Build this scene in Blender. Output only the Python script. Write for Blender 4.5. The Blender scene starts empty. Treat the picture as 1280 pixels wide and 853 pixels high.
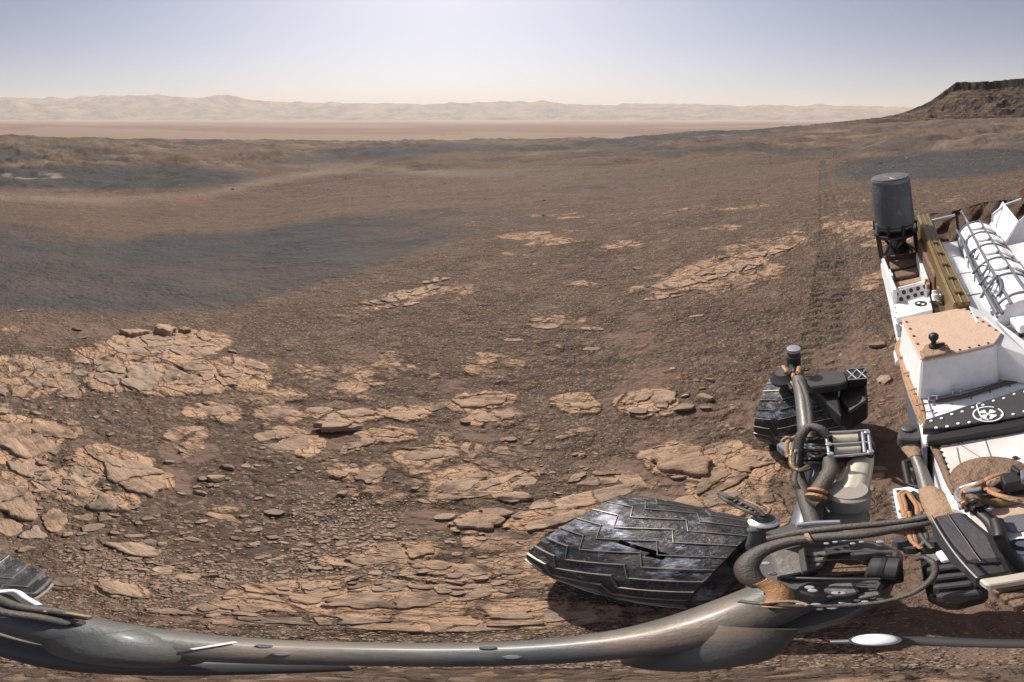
import bpy, bmesh, math, random
import numpy as np
from mathutils import Vector, Matrix

S = bpy.context.scene
COL = S.collection
R = math.radians
rnd = random.Random(7)

# ---------------------------------------------------------------- camera
K, HY, CH = 8.55, 147.0, 2.1          # photo pixels per degree, row of the horizon, eye height (m)
cd = bpy.data.cameras.new('camera')
cd.type = 'PANO'
cd.panorama_type = 'EQUIRECTANGULAR'
cd.longitude_min, cd.longitude_max = R(-640 / K), R(640 / K)
cd.latitude_min, cd.latitude_max = R(-(853 - HY) / K), R(HY / K)
cd.clip_start, cd.clip_end = 0.02, 200000
cam = bpy.data.objects.new('camera', cd)
cam.location = (0, 0, CH)
cam.rotation_euler = (R(90), 0, 0)
COL.objects.link(cam)
S.camera = cam

# ---------------------------------------------------------------- sky and sun
SUN_AZ, SUN_EL = -10.0, 50.0
w = bpy.data.worlds.new('World'); S.world = w; w.use_nodes = True
nt = w.node_tree; nt.nodes.clear()
sky = nt.nodes.new('ShaderNodeTexSky'); sky.sky_type = 'NISHITA'
sky.sun_disc = False
sky.sun_elevation = R(SUN_EL); sky.sun_rotation = R(SUN_AZ)
sky.altitude = 0; sky.air_density = 0.65; sky.dust_density = 2.3; sky.ozone_density = 0.3
bg = nt.nodes.new('ShaderNodeBackground'); bg.inputs['Strength'].default_value = 0.10
wo = nt.nodes.new('ShaderNodeOutputWorld')
nt.links.new(sky.outputs[0], bg.inputs[0]); nt.links.new(bg.outputs[0], wo.inputs[0])
sl = bpy.data.lights.new('sun', 'SUN'); sl.energy = 5.0; sl.angle = R(0.5); sl.color = (1, .955, .89)
so = bpy.data.objects.new('sun', sl); COL.objects.link(so)
sd = Vector((math.sin(R(SUN_AZ)) * math.cos(R(SUN_EL)), math.cos(R(SUN_AZ)) * math.cos(R(SUN_EL)), math.sin(R(SUN_EL))))
so.rotation_euler = sd.to_track_quat('Z', 'Y').to_euler()
so.location = (0, 0, 50)
S.view_settings.view_transform = 'Standard'; S.view_settings.look = 'None'
S.view_settings.exposure = 0.24; S.view_settings.gamma = 1.0
S.render.engine = 'CYCLES'
S.cycles.use_denoising = True
S.cycles.max_bounces = 6
S.cycles.volume_bounces = 2

# ---------------------------------------------------------------- helpers
def P(px, py, z=None, r=None):
    """world point seen at photo pixel (px, py), at height z or at ground distance r"""
    az = R((px - 640) / K); el = R((HY - py) / K)
    if r is None: r = (z - CH) / math.tan(el)
    if z is None: z = CH + r * math.tan(el)
    return Vector((r * math.sin(az), r * math.cos(az), z))

def to_px(x, y, z):
    az = np.degrees(np.arctan2(x, y)); el = np.degrees(np.arctan2(z - CH, np.hypot(x, y)))
    return 640 + az * K, HY - el * K

def flat_px(x, y):
    return to_px(x, y, 0.0)

def tag(o, label=None, cat=None, group=None, kind=None):
    if label: o['label'] = label
    if cat: o['category'] = cat
    if group: o['group'] = group
    if kind: o['kind'] = kind
    return o

def hit(px, py):
    """where the ray of photo pixel (px, py) meets the smooth ground"""
    if py > 445: return P(px, py, z=0.0)
    az = R((px - 640) / K); r_ = np.exp(np.linspace(math.log(2.4), math.log(400), 1500))
    zz = base(np.full(1500, float(px)), r_); k = int(np.argmax(np.degrees(np.arctan((CH - zz) / r_)) < (py - HY) / K))
    return Vector((r_[k] * math.sin(az), r_[k] * math.cos(az), float(zz[k])))

def h2(ix, iy, seed):
    ix = ix.astype(np.int64); iy = iy.astype(np.int64)
    h = (ix * 374761393 + iy * 668265263 + seed * 1442695041) & 0xFFFFFFFF
    h = ((h ^ (h >> 13)) * 1274126177) & 0xFFFFFFFF
    h = (h ^ (h >> 16)) & 0xFFFFFF
    return h / float(0x1000000)

def vn(x, y, seed=0):
    x = np.asarray(x, float); y = np.asarray(y, float)
    ix = np.floor(x); iy = np.floor(y); fx = x - ix; fy = y - iy
    fx = fx * fx * fx * (fx * (fx * 6 - 15) + 10); fy = fy * fy * fy * (fy * (fy * 6 - 15) + 10)
    a = h2(ix, iy, seed); b = h2(ix + 1, iy, seed); c = h2(ix, iy + 1, seed); d = h2(ix + 1, iy + 1, seed)
    return (a + (b - a) * fx) * (1 - fy) + (c + (d - c) * fx) * fy      # 0..1

def fbm(x, y, f, octs, seed=0, gain=.5):
    t = 0; a = 1; n = 0
    x = np.asarray(x, float); y = np.asarray(y, float)
    for k in range(octs):
        c, s = math.cos(.7 * k), math.sin(.7 * k)
        t = t + a * (vn((x * c - y * s) * f + 17.3 * k, (x * s + y * c) * f - 9.1 * k, seed + k) * 2 - 1)
        n += a; a *= gain; f *= 2.03
    return t / n                                                     # -1..1

def ridged(x, y, f, octs, seed=0):
    t = 0; a = 1; n = 0
    for k in range(octs):
        t = t + a * (1 - np.abs(vn(x * f + 5.1 * k, y * f + 3.3 * k, seed + k) * 2 - 1)); n += a; a *= .5; f *= 2.1
    return t / n

def voro(x, y, seed=0):
    """distance to the two nearest jittered cell centres"""
    ix = np.floor(x); iy = np.floor(y); f1 = np.full(np.shape(x), 9.); f2 = f1.copy(); cid = np.zeros(np.shape(x))
    for dx in (-1, 0, 1):
        for dy in (-1, 0, 1):
            jx, jy = ix + dx, iy + dy
            d = np.hypot(jx + h2(jx, jy, seed) - x, jy + h2(jx, jy, seed + 5) - y)
            n1 = d < f1
            f2 = np.where(n1, f1, np.minimum(f2, d)); cid = np.where(n1, h2(jx, jy, seed + 9), cid); f1 = np.where(n1, d, f1)
    return f1, f2, cid

def sstep(a, b, x):
    t = np.clip((x - a) / (b - a), 0, 1); return t * t * (3 - 2 * t)

def mesh_np(name, V, F, smooth=True):
    """V (n,3), F (m,k) all with k corners"""
    V = np.asarray(V, np.float32); F = np.asarray(F, np.int32); k = F.shape[1]
    me = bpy.data.meshes.new(name)
    me.vertices.add(len(V)); me.vertices.foreach_set('co', V.ravel())
    me.loops.add(F.size); me.loops.foreach_set('vertex_index', F.ravel())
    me.polygons.add(len(F)); me.polygons.foreach_set('loop_start', np.arange(0, F.size, k, dtype=np.int32))
    me.polygons.foreach_set('loop_total', np.full(len(F), k, np.int32))
    me.polygons.foreach_set('use_smooth', np.full(len(F), smooth))
    me.update(calc_edges=True)
    return me

def fattr(me, name, arr, domain='POINT'):
    a = me.attributes.new(name, 'FLOAT', domain); a.data.foreach_set('value', np.asarray(arr, np.float32).ravel())

def link(name, me, mat=None, parent=None):
    o = bpy.data.objects.new(name, me); COL.objects.link(o)
    if mat: 
        if not me.materials: me.materials.append(mat)
    if parent: o.parent = parent
    return o

# ---------------------------------------------------------------- materials
class NT:
    def __init__(s, name):
        s.m = bpy.data.materials.new(name); s.m.use_nodes = True; s.t = s.m.node_tree; s.t.nodes.clear()
        s.out = s.n('ShaderNodeOutputMaterial'); s.b = s.n('ShaderNodeBsdfPrincipled'); s.l(s.b.outputs[0], s.out.inputs[0])
    def n(s, t, **k):
        q = s.t.nodes.new(t)
        for a, v in k.items(): setattr(q, a, v)
        return q
    def l(s, a, b): s.t.links.new(a, b)
    def put(s, sock, v):
        if hasattr(v, 'is_output') or hasattr(v, 'links'): s.l(v, sock)
        elif isinstance(v, (tuple, list)) and len(v) == 3 and sock.type == 'RGBA': sock.default_value = (*v, 1)
        else: sock.default_value = v
    def noise(s, scale, detail=4, rough=.55, vec=None, dist=0):
        q = s.n('ShaderNodeTexNoise'); q.inputs['Scale'].default_value = scale; q.inputs['Detail'].default_value = detail
        q.inputs['Roughness'].default_value = rough; q.inputs['Distortion'].default_value = dist
        s.l(vec or s.pos(), q.inputs['Vector']); return q.outputs['Fac']
    def vor(s, scale, feature='F1', out='Distance', vec=None):
        q = s.n('ShaderNodeTexVoronoi'); q.feature = feature; q.inputs['Scale'].default_value = scale
        s.l(vec or s.pos(), q.inputs['Vector']); return q.outputs[out]
    def pos(s):
        if not hasattr(s, '_p'): s._p = s.n('ShaderNodeNewGeometry').outputs['Position']
        return s._p
    def obj(s):
        if not hasattr(s, '_o'): s._o = s.n('ShaderNodeTexCoord').outputs['Object']
        return s._o
    def nz(s):
        q = s.n('ShaderNodeSeparateXYZ'); s.l(s.n('ShaderNodeNewGeometry').outputs['Normal'], q.inputs[0]); return q.outputs['Z']
    def attr(s, name):
        q = s.n('ShaderNodeAttribute', attribute_name=name); return q.outputs['Fac']
    def rand(s): return s.n('ShaderNodeObjectInfo').outputs['Random']
    def ramp(s, v, a, b, lo=0, hi=1):
        q = s.n('ShaderNodeMapRange'); q.clamp = True; s.l(v, q.inputs[0])
        for i, x in enumerate((a, b, lo, hi)): q.inputs[i + 1].default_value = x
        return q.outputs[0]
    def math(s, op, a, b=0.0):
        q = s.n('ShaderNodeMath', operation=op); s.put(q.inputs[0], a); s.put(q.inputs[1], b); return q.outputs[0]
    def mix(s, f, a, b, mode='MIX'):
        q = s.n('ShaderNodeMix', data_type='RGBA', blend_type=mode); q.clamp_factor = True
        s.put(q.inputs[0], f); s.put(q.inputs[6], a); s.put(q.inputs[7], b); return q.outputs[2]
    def bump(s, h, dist, strength=1.0, prev=None):
        q = s.n('ShaderNodeBump'); q.inputs['Strength'].default_value = strength; q.inputs['Distance'].default_value = dist
        s.l(h, q.inputs['Height'])
        if prev: s.l(prev, q.inputs['Normal'])
        return q.outputs[0]
    def fin(s, col=None, rough=.9, metal=0, norm=None, spec=.5, coat=0):
        if col is not None: s.put(s.b.inputs['Base Color'], col)
        s.put(s.b.inputs['Roughness'], rough); s.put(s.b.inputs['Metallic'], metal)
        s.b.inputs['Specular IOR Level'].default_value = spec
        if coat: s.b.inputs['Coat Weight'].default_value = coat; s.b.inputs['Coat Roughness'].default_value = .25
        if norm: s.l(norm, s.b.inputs['Normal'])
        return s.m

TAN, TAN2, SOIL, SOIL2, SAND, DUST = (.45, .285, .178), (.32, .205, .134), (.088, .060, .044), (.125, .083, .058), (.044, .042, .040), (.150, .092, .058)

def mat_ground():
    t = NT('regolith')
    rock, dark, dust, pale, smo = t.attr('rock'), t.attr('dark'), t.attr('dust'), t.attr('pale'), t.attr('smooth_sand')
    soil = t.mix(t.ramp(t.noise(1.3, 5), .35, .65), SOIL, SOIL2)
    soil = t.mix(t.ramp(t.noise(38, 3, .7), .42, .62, 0, .6), soil, (.085, .062, .05))
    pv = t.vor(62, 'F1', 'Color'); sp = t.n('ShaderNodeSeparateColor'); t.l(pv, sp.inputs[0])
    soil = t.mix(t.ramp(sp.outputs[0], .76, .84, 0, .5), soil, (.26, .18, .125))
    soil = t.mix(t.ramp(sp.outputs[1], .8, .86, 0, .5), soil, (.055, .045, .04))
    pv2 = t.vor(9, 'F1', 'Color'); sp2 = t.n('ShaderNodeSeparateColor'); t.l(pv2, sp2.inputs[0])
    soil = t.mix(t.ramp(sp2.outputs[0], .82, .9, 0, .22), soil, (.25, .18, .13))
    tan = t.mix(t.ramp(t.noise(5, 6, .6), .38, .64), TAN2, TAN)
    tan = t.mix(t.ramp(t.noise(60, 4, .7), .5, .75, 0, .5), tan, (.20, .135, .095))
    wv = t.n('ShaderNodeMapping'); wv.inputs['Scale'].default_value = (1.0, 1.9, 1); wv.inputs['Rotation'].default_value = (0, 0, .35)
    dn = t.n('ShaderNodeTexNoise'); dn.inputs['Scale'].default_value = 3; dn.inputs['Detail'].default_value = 5; t.l(t.pos(), dn.inputs['Vector'])
    wv2 = t.n('ShaderNodeMix', data_type='VECTOR'); wv2.inputs[0].default_value = .13; t.l(t.pos(), wv2.inputs[4]); t.l(dn.outputs['Color'], wv2.inputs[5])
    t.l(wv2.outputs[1], wv.inputs['Vector'])
    crack = t.vor(8.5, 'DISTANCE_TO_EDGE', 'Distance', wv.outputs[0])
    crack2 = t.vor(1.9, 'DISTANCE_TO_EDGE', 'Distance', wv.outputs[0])
    ck = t.math('MULTIPLY', t.ramp(crack, .01, .04, .55, 1), t.ramp(crack2, .008, .03, .2, 1))
    tan = t.mix(ck, (.075, .052, .04), tan)
    gr = t.math('ADD', rock, t.math('MULTIPLY', t.math('SUBTRACT', t.math('MULTIPLY', t.math('ADD', t.noise(14, 6, .7), t.noise(3.1, 5, .6)), .5), .5), 2.3))
    col = t.mix(t.ramp(gr, .38, .70), soil, tan)
    dn2 = t.math('ADD', dust, t.math('MULTIPLY', t.math('SUBTRACT', t.noise(3, 4), .5), .5))
    col = t.mix(t.ramp(dn2, .3, .9), col, t.mix(t.noise(2, 4), DUST, (.16, .105, .075)))
    sm_ = t.ramp(t.math('ADD', smo, t.math('MULTIPLY', t.math('SUBTRACT', t.noise(9, 5, .65), .5), .6)), .3, .6)
    col = t.mix(sm_, col, t.mix(t.noise(2.5, 3), (.125, .088, .068), (.165, .105, .075)))
    dk = t.math('ADD', dark, t.math('MULTIPLY', t.math('SUBTRACT', t.noise(.35, 5, .6), .5), .7))
    col = t.mix(t.ramp(dk, .2, .75), col, t.mix(t.noise(.6, 5), SAND, (.080, .073, .067)))
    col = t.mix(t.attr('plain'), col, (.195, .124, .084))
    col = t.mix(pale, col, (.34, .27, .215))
    h = t.math('MULTIPLY', t.math('ADD', t.noise(30, 8, .75), t.math('MULTIPLY', t.vor(62), -.6)), t.ramp(t.math('MAXIMUM', sm_, t.ramp(dark, .2, .7, 0, .9)), 0, 1, 1, .12))
    n0 = t.bump(t.noise(.22, 7, .68), 1.6, .45)
    n1 = t.bump(h, .012, .8, n0)
    n2 = t.bump(t.noise(2.2, 7, .7), .16, .55, n1)
    n3 = t.bump(t.math('MAXIMUM', ck, t.ramp(gr, .62, .35)), .02, .7, n2)
    return t.fin(col, .95, norm=n3, spec=.12)

def mat_slab():
    t = NT('bedrock')
    a = t.mix(t.ramp(t.noise(6, 6, .6), .36, .62), TAN2, TAN)
    a = t.mix(t.ramp(t.rand(), 0, 1, 0, .8), a, (.27, .205, .16))
    a = t.mix(t.ramp(t.noise(1.1, 3), .45, .62, 0, .5), a, (.40, .30, .22))
    sc = t.n('ShaderNodeMapping'); sc.inputs['Scale'].default_value = (5, 26, 40); sc.inputs['Rotation'].default_value = (0, 0, .25); t.l(t.pos(), sc.inputs['Vector'])
    st = t.noise(1.0, 6, .65, sc.outputs[0])
    a = t.mix(t.ramp(st, .42, .72, 0, .55), a, (.185, .125, .09))
    a = t.mix(t.ramp(t.noise(75, 4, .75), .56, .72, 0, .6), a, (.12, .085, .065))
    a = t.mix(t.ramp(t.math('MULTIPLY', t.math('ADD', t.noise(14, 6, .7), t.noise(3.1, 5, .6)), .5), .50, .40, 0, .9), a, (.125, .09, .068))
    a = t.mix(t.ramp(t.noise(30, 4, .7), .58, .7, 0, .6), a, SOIL)
    n = t.bump(st, .02, .8); n = t.bump(t.noise(60, 6, .75), .008, .8, n)
    return t.fin(a, .93, norm=n, spec=.15)

def mat_stone(byobj=True):
    t = NT('loose stone')
    v = t.rand() if byobj else t.attr('tint')
    a = t.mix(v, (.135, .102, .08), (.34, .245, .18))
    a = t.mix(t.ramp(t.nz(), .2, .95, 0, .4), a, (.30, .205, .145))
    a = t.mix(t.ramp(t.noise(55, 5, .7), .45, .7, 0, .5), a, (.11, .08, .062))
    n = t.bump(t.noise(60, 6, .7), .008, .8)
    return t.fin(a, .92, norm=n, spec=.15)

def mat_far(name, c1, c2, f, dist):
    t = NT(name)
    a = t.mix(t.ramp(t.noise(f, 7, .65), .35, .65), c1, c2)
    n = t.bump(t.noise(f * 3, 8, .7), dist, .7)
    return t.fin(a, .95, norm=n, spec=.1)

M_GROUND, M_SLAB, M_STONE, M_GRAVEL = mat_ground(), mat_slab(), mat_stone(), mat_stone(False)

# ---------------------------------------------------------------- terrain height
# relief as depression below the horizon (photo rows) at map distances, for a set of bearings
XC = np.array([-700, 0, 150, 300, 450, 600, 750, 900, 1050, 1280, 2000], float)
RN = [.1, 2, 3.2, 7, 12, 25, 45, 62, 95, 200, 400, 620, 1500]
def fl(r): return HY + K * math.degrees(math.atan(CH / r))
TB = {7:   [338, 338, 338, 333, 317, 300, 290, 284, 280, 278, 278],
      12:  [299, 299, 300, 291, 272, 257, 247, 240, 234, 230, 230],
      25:  [258, 258, 262, 253, 236, 225, 219, 213, 208, 206, 206],
      45:  [236, 236, 238, 220, 206, 206, 203, 198, 196, 193, 193],
      62:  [240, 240, 240, 218, 205, 203, 200, 196, 194, 188, 188],
      95:  [224, 224, 222, 209, 200, 197, 192, 187, 187, 182, 182],
      200: [196, 196, 196, 192, 190, 188, 184, 177, 172, 167, 167],
      400: [172, 172, 175, 176, 178, 177, 175, 166, 156, 149, 149],
      620: [178, 178, 180, 181, 183, 182, 180, 171, 158, 149, 149]}
rows = []
for r in RN:
    if r in TB: rows.append([CH - r * math.tan(R((y - HY) / K)) for y in TB[r]])
    elif r >= 1500: rows.append([-150.] * len(XC))
    else: rows.append([0.] * len(XC))
rows = np.array(rows)
LR = np.log(np.array(RN))
rows[2] = [-.04] * 5 + [0] * 6
def base(px, r):
    lr = np.log(np.clip(r, .11, 1490))
    px = np.clip(px, -699, 1999)
    i = np.clip(np.searchsorted(XC, px) - 1, 0, len(XC) - 2); u = (px - XC[i]) / (XC[i + 1] - XC[i]); u = u * u * (3 - 2 * u)
    cols = rows[:, i] * (1 - u) + rows[:, i + 1] * u       # (nr, n)
    # monotone-ish hermite in log r
    j = np.clip(np.searchsorted(LR, lr) - 1, 0, len(LR) - 2)
    n = np.arange(len(lr)); t0, t1 = LR[j], LR[j + 1]; t = (lr - t0) / (t1 - t0)
    jm, jp = np.maximum(j - 1, 0), np.minimum(j + 2, len(LR) - 1)
    z0, z1, zm, zp = cols[j, n], cols[j + 1, n], cols[jm, n], cols[jp, n]
    m0 = np.where(j > 0, (z1 - zm) / (LR[j + 1] - LR[jm]), 0) * (t1 - t0); m1 = (zp - z0) / (LR[jp] - LR[j]) * (t1 - t0)
    m0 = np.clip(m0, -3 * np.abs(z1 - z0), 3 * np.abs(z1 - z0)); m1 = np.clip(m1, -3 * np.abs(z1 - z0), 3 * np.abs(z1 - z0))
    return (2 * t**3 - 3 * t**2 + 1) * z0 + (t**3 - 2 * t**2 + t) * m0 + (3 * t**2 - 2 * t**3) * z1 + (t**3 - t**2) * m1

# outcrops: centre, size in photo pixels, tilt (deg), strength
OUT = [(205,432,150,34,-4,1),(30,470,120,46,0,.8),(140,470,60,36,0,1),(215,472,170,40,0,.85),(300,470,80,36,4,.75),(88,492,34,14,0,.8),
 (25,552,110,44,10,1),(80,536,70,18,12,.6),(270,515,70,18,0,.9),(245,538,50,14,0,.5),(0,515,30,14,8,.9),(90,575,90,20,6,.6),
 (160,592,112,46,22,1),(102,598,36,36,0,.9),(40,592,90,34,16,.9),(8,640,110,80,16,1),(66,640,60,40,20,.7),(120,632,90,30,8,.9),(110,660,90,26,0,.5),
 (165,690,66,20,5,.8),(150,738,66,20,6,1),(85,730,50,16,0,.8),(210,712,60,22,0,.55),(285,650,70,24,10,.6),(80,760,70,16,0,.4),(25,700,40,14,0,.6),
 (350,515,56,18,0,.9),(400,513,36,13,0,.8),(450,516,60,14,0,.9),(510,517,66,16,-4,.9),(550,508,44,10,-14,.8),(355,552,86,32,8,1),(315,583,40,14,0,.7),
 (482,543,74,18,0,.8),(500,530,60,10,0,.5),(545,568,90,22,-8,.9),(592,560,44,22,0,.6),(425,595,34,14,0,.7),(466,596,60,20,-14,.7),(450,560,50,14,-20,.7),
 (604,503,84,22,-3,1),(622,522,74,18,-8,.8),(666,545,50,16,0,.4),(643,563,66,18,0,.7),(725,505,56,22,5,1),(735,537,50,12,0,.5),(800,500,64,24,-14,.9),(826,503,34,26,10,.9),(795,516,28,12,0,.8),
 (590,606,120,30,-6,.95),(648,598,80,24,0,.7),(700,585,40,14,0,.5),(748,597,100,26,-4,.95),(790,600,60,22,20,.8),(690,632,90,22,-8,.5),(640,624,60,16,-5,.8),
 (735,625,130,30,-12,1),(685,655,90,22,-12,.9),(600,656,66,24,-4,1),(845,575,96,40,4,1),(905,562,70,22,-8,.85),(912,598,120,54,-18,1),(900,632,110,30,-6,.9),(960,640,60,30,0,.7),
 (1010,600,60,60,0,.5),(1090,585,60,40,0,.6),(1095,620,50,40,0,.5),(500,694,96,26,-2,1),(455,706,110,18,-4,.9),(545,712,80,18,0,.8),(590,716,60,20,10,.7),(390,700,60,12,0,.4),
 (440,750,300,34,0,1),(345,742,120,26,0,.9),(560,742,160,26,0,.9),(660,772,240,30,-3,1),(380,782,320,22,0,.7),(540,782,260,26,0,.9),(780,772,160,20,-8,.9),(290,760,110,20,0,.7),(620,760,160,20,0,.8),(60,806,200,20,0,.5),
 (505,372,120,18,-10,.62),(470,385,90,14,-8,.55),(560,345,70,9,-12,.5),(860,348,150,26,-10,.75),(900,335,130,24,-12,.7),(960,312,110,20,-12,.6),(690,405,80,12,-6,.6),(735,412,60,9,0,.5),(640,400,60,8,0,.4),
 (820,385,60,10,-10,.4),(700,320,90,8,-14,.5),(610,310,80,7,-14,.4),(1000,290,60,16,-10,.45),(800,430,50,10,-10,.4),(880,400,80,10,-10,.35),(430,395,60,8,-8,.5),(330,360,70,6,-20,.35),
 (120,440,60,14,0,.4),(60,430,60,10,0,.4),(15,415,40,8,0,.6),(1150,300,60,20,0,.3)]
OUTA = np.array(OUT, float)
def rockmask(px, py, x, y, r):
    jx = fbm(x, y, 3.0, 4, 21) * 16 * np.clip(2.2 / np.maximum(r, .5), .25, 1.4)
    jy = fbm(x, y, 3.0, 4, 33) * 9 * np.clip(2.2 / np.maximum(r, .5), .2, 1.4)
    m = np.zeros(len(px))
    for cx, cy, w_, h_, a, s in OUTA:
        sel = np.nonzero((np.abs(px - cx) < w_ * 1.1 + 25) & (np.abs(py - cy) < h_ * 1.2 + w_ * .4 + 14))[0]
        if not len(sel): continue
        dx = px[sel] + jx[sel] - cx; dy = py[sel] + jy[sel] - cy
        c, sn = math.cos(R(a)), math.sin(R(a))
        u = (dx * c + dy * sn) / (w_ * .55); v = (-dx * sn + dy * c) / (h_ * .60)
        d = np.sqrt(u * u + v * v)
        m[sel] = np.maximum(m[sel], s * (1 - sstep(.8, 1.35, d)))
    m = m * (1 - (.62 - .34 * sstep(545, 520, py)) * sstep(-.05, .42, fbm(x, y, 2.6, 5, 55)))
    # unmapped small patches
    pr = sstep(.12, .40, fbm(x, y, 2.1, 5, 51)) * .62 * sstep(4.2, 3.2, r)
    far = sstep(.03, .30, fbm(x * .6 + y * .35, y * .8, 1.9, 5, 61)) * .64 * sstep(3.0, 4.5, r) * sstep(13, 8, r) * sstep(400, 600, px)
    return np.clip(np.maximum(m, np.maximum(pr, far)), 0, 1)

SM = [(235,565,80,34,1),(215,605,50,40,1),(150,435,60,26,.8),(50,425,70,20,.6),(420,553,70,22,1),(590,530,60,20,.8),(605,545,80,18,.6),(800,585,90,22,1),(830,600,60,16,.9),(880,513,70,20,.7),(540,650,90,28,.9),(265,742,70,22,.8),(330,690,60,14,.4),
      (640,672,50,20,.5),(480,655,60,14,.5),(1000,380,60,300,.3),(730,580,60,14,.5),(340,600,60,18,.3),(1120,420,40,50,.6),(100,555,60,12,.5)]
def smoothmask(px, py):
    m = np.zeros(len(px))
    for cx, cy, w_, h_, s in SM:
        d = np.hypot((px - cx) / (w_ * .5), (py - cy) / (h_ * .5)); m = np.maximum(m, s * (1 - sstep(.6, 1.25, d)))
    return m

# wheel tracks: two lines with a cleat print
TRK = []
def seg_track(pts, wid):
    Q = [hit(a, b) for a, b in pts]; TRK.append((np.array([(q.x, q.y) for q in Q]), wid))
seg_track([(1028, 470), (1040, 380), (1042, 300), (1034, 240), (1028, 205)], .40)
seg_track([(1160, 300), (1100, 240), (1066, 215), (1056, 196)], .40)
def tracks(x, y):
    m = np.zeros(len(x)); s = np.zeros(len(x)); ss = np.zeros(len(x))
    for Q, wd in TRK:
        acc = 0
        for a, b in zip(Q[:-1], Q[1:]):
            d = b - a; L = np.hypot(*d); d = d / L
            u = (x - a[0]) * d[0] + (y - a[1]) * d[1]; v = -(x - a[0]) * d[1] + (y - a[1]) * d[0]
            k = (u > -.05) & (u < L + .05)
            w_ = np.where(k, sstep(wd * .62, wd * .46, np.abs(v)), 0)
            up = w_ > m
            s = np.where(up, acc + u, s); ss = np.where(up, v, ss); m = np.maximum(m, w_); acc += L
    return m, s, ss

def height(x, y, full=False):
    x = np.atleast_1d(np.asarray(x, float)); y = np.atleast_1d(np.asarray(y, float))
    r = np.hypot(x, y); px, pyf = flat_px(x, y)
    z = base(px, r); pyf = to_px(x, y, z)[1]
    fade = sstep(1200, 700, r)
    z = z + fbm(x, y, .8, 3, 1) * .030 * sstep(60, 5, r)
    z = z + fbm(x, y, .16, 4, 11) * .22 * sstep(4, 14, r) * fade
    z = z + fbm(x, y, .07, 5, 14) * 1.5 * sstep(16, 50, r) * fade * 1.3 + (ridged(x * .5 + y * .2, y, .05, 4, 15) - .6) * 1.1 * sstep(16, 50, r) * fade
    z = z + fbm(x, y, .022, 5, 12) * 2.8 * sstep(25, 110, r) * fade
    rough = sstep(-.1, .45, fbm(x, y, .012, 3, 71)) * sstep(60, 160, r)
    z = z + (ridged(x, y, .05, 5, 72) - .5) * 5.5 * rough * fade
    rk = rockmask(px, pyf, x, y, r)
    sm = smoothmask(px, pyf)
    f1, f2, cid = voro(x * 3.3 + fbm(x, y, 2.5, 3, 5) * .5, y * 5.0 + fbm(x, y, 2.5, 3, 6) * .5, 3)
    edge = sstep(.02, .16, f2 - f1)
    near = sstep(60, 16, r)
    lay = fbm(x * 1.0, y * 3.0, 4.0, 4, 7)
    rr = sstep(.3, .75, rk + .22 * fbm(x, y, 9, 3, 8))
    z = z + near * rr * (.008 + .008 * cid * edge + .007 * lay - .008 * (1 - edge))
    z = z + near * (1 - rr) * (1 - sm) * (fbm(x, y, 22, 3, 41) * .006 + fbm(x, y, 5, 3, 42) * .010)
    tm, ts, tv = tracks(x, y)
    cl = np.sin((ts + np.abs(((tv / .1) % 2) - 1) * .05) * 2 * math.pi / .13)
    z = z + tm * (-.020 + .014 * np.clip(cl * 2, -1, 1) * (.4 + .9 * vn(x * 3, y * 3, 77))) * sstep(40, 12, r)
    if full: return z, px, pyf, r, rr, sm, tm, cl, rk
    return z
def H(x, y): return float(height(x, y)[0])

# ---------------------------------------------------------------- ground sheet
rs = [.12]
while rs[-1] < 1500:
    r = rs[-1]; rs.append(r + min((r * r + CH * CH) / CH * .00245, .019 * r if r > 8 else 9))
while rs[-1] < 48000: rs.append(rs[-1] * 1.06)
rs = np.array(rs)
azv = np.radians(np.concatenate([np.linspace(-77, 77, 1060), np.linspace(77, 283, 150)[1:-1]]))
na, nr = len(azv), len(rs)
A_, R_ = np.meshgrid(azv, rs)
# nudge bearings so that no long straight spokes show
X = (R_ * np.sin(A_)).ravel(); Y = (R_ * np.cos(A_)).ravel()
Z, gpx, gpy, gr_, grr, gsm, gtm, gcl, grk = height(X, Y, True)
gpy2 = to_px(X, Y, Z)[1]
i0 = np.arange(nr - 1)[:, None] * na; j0 = np.arange(na)[None, :]; j1 = (j0 + 1) % na
F = np.stack([i0 + j0, i0 + j1, i0 + na + j1, i0 + na + j0], -1).reshape(-1, 4)[:, ::-1]
V = np.stack([X, Y, Z], -1)
V = np.vstack([V, [[0, 0, 0.0]]])
me = mesh_np('ground', V, F)
def ell(px, py, cx, cy, w_, h_, a=0, e0=.7, e1=1.15):
    c, s = math.cos(R(a)), math.sin(R(a)); dx, dy = px - cx, py - cy
    return 1 - sstep(e0, e1, np.hypot((dx * c + dy * s) / (w_ * .5), (-dx * s + dy * c) / (h_ * .5)))
dark = np.zeros(len(X))
wob = fbm(X, Y, .02, 4, 90) * 14; wob2 = fbm(X, Y, .3, 4, 91) * 14
for cx, cy, w_, h_, a, s in [(430,199,250,12,-2,.6),(660,203,300,10,2,.35),(880,214,260,14,-5,.35),(760,232,240,10,-6,.3),(120,222,460,34,0,.95),(-60,196,300,26,0,.7),(500,187,260,13,-2,.75),(700,184,240,9,-3,.6),(860,169,340,9,-4,1.),(1180,205,340,46,-4,.75),(1060,186,240,14,-4,.5),(620,184,60,7,0,.7),
                             (40,295,200,30,10,.5)]:
    q = ell(gpx + wob, gpy2 + wob * .15 + wob2 * .12 * sstep(60, 8, gr_), cx, cy, w_, h_, a, .62, 1.12)
    dark = np.maximum(dark, q * s)
yl = np.interp(gpx, [-100, 0, 150, 300, 400, 500, 600, 750, 900], [398, 396, 398, 388, 362, 332, 306, 284, 262]) + wob2 * .5
yu = np.interp(gpx, [-100, 0, 150, 300, 450, 600, 750, 900], [280, 284, 296, 286, 264, 258, 264, 255]) + wob * .5
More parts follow.
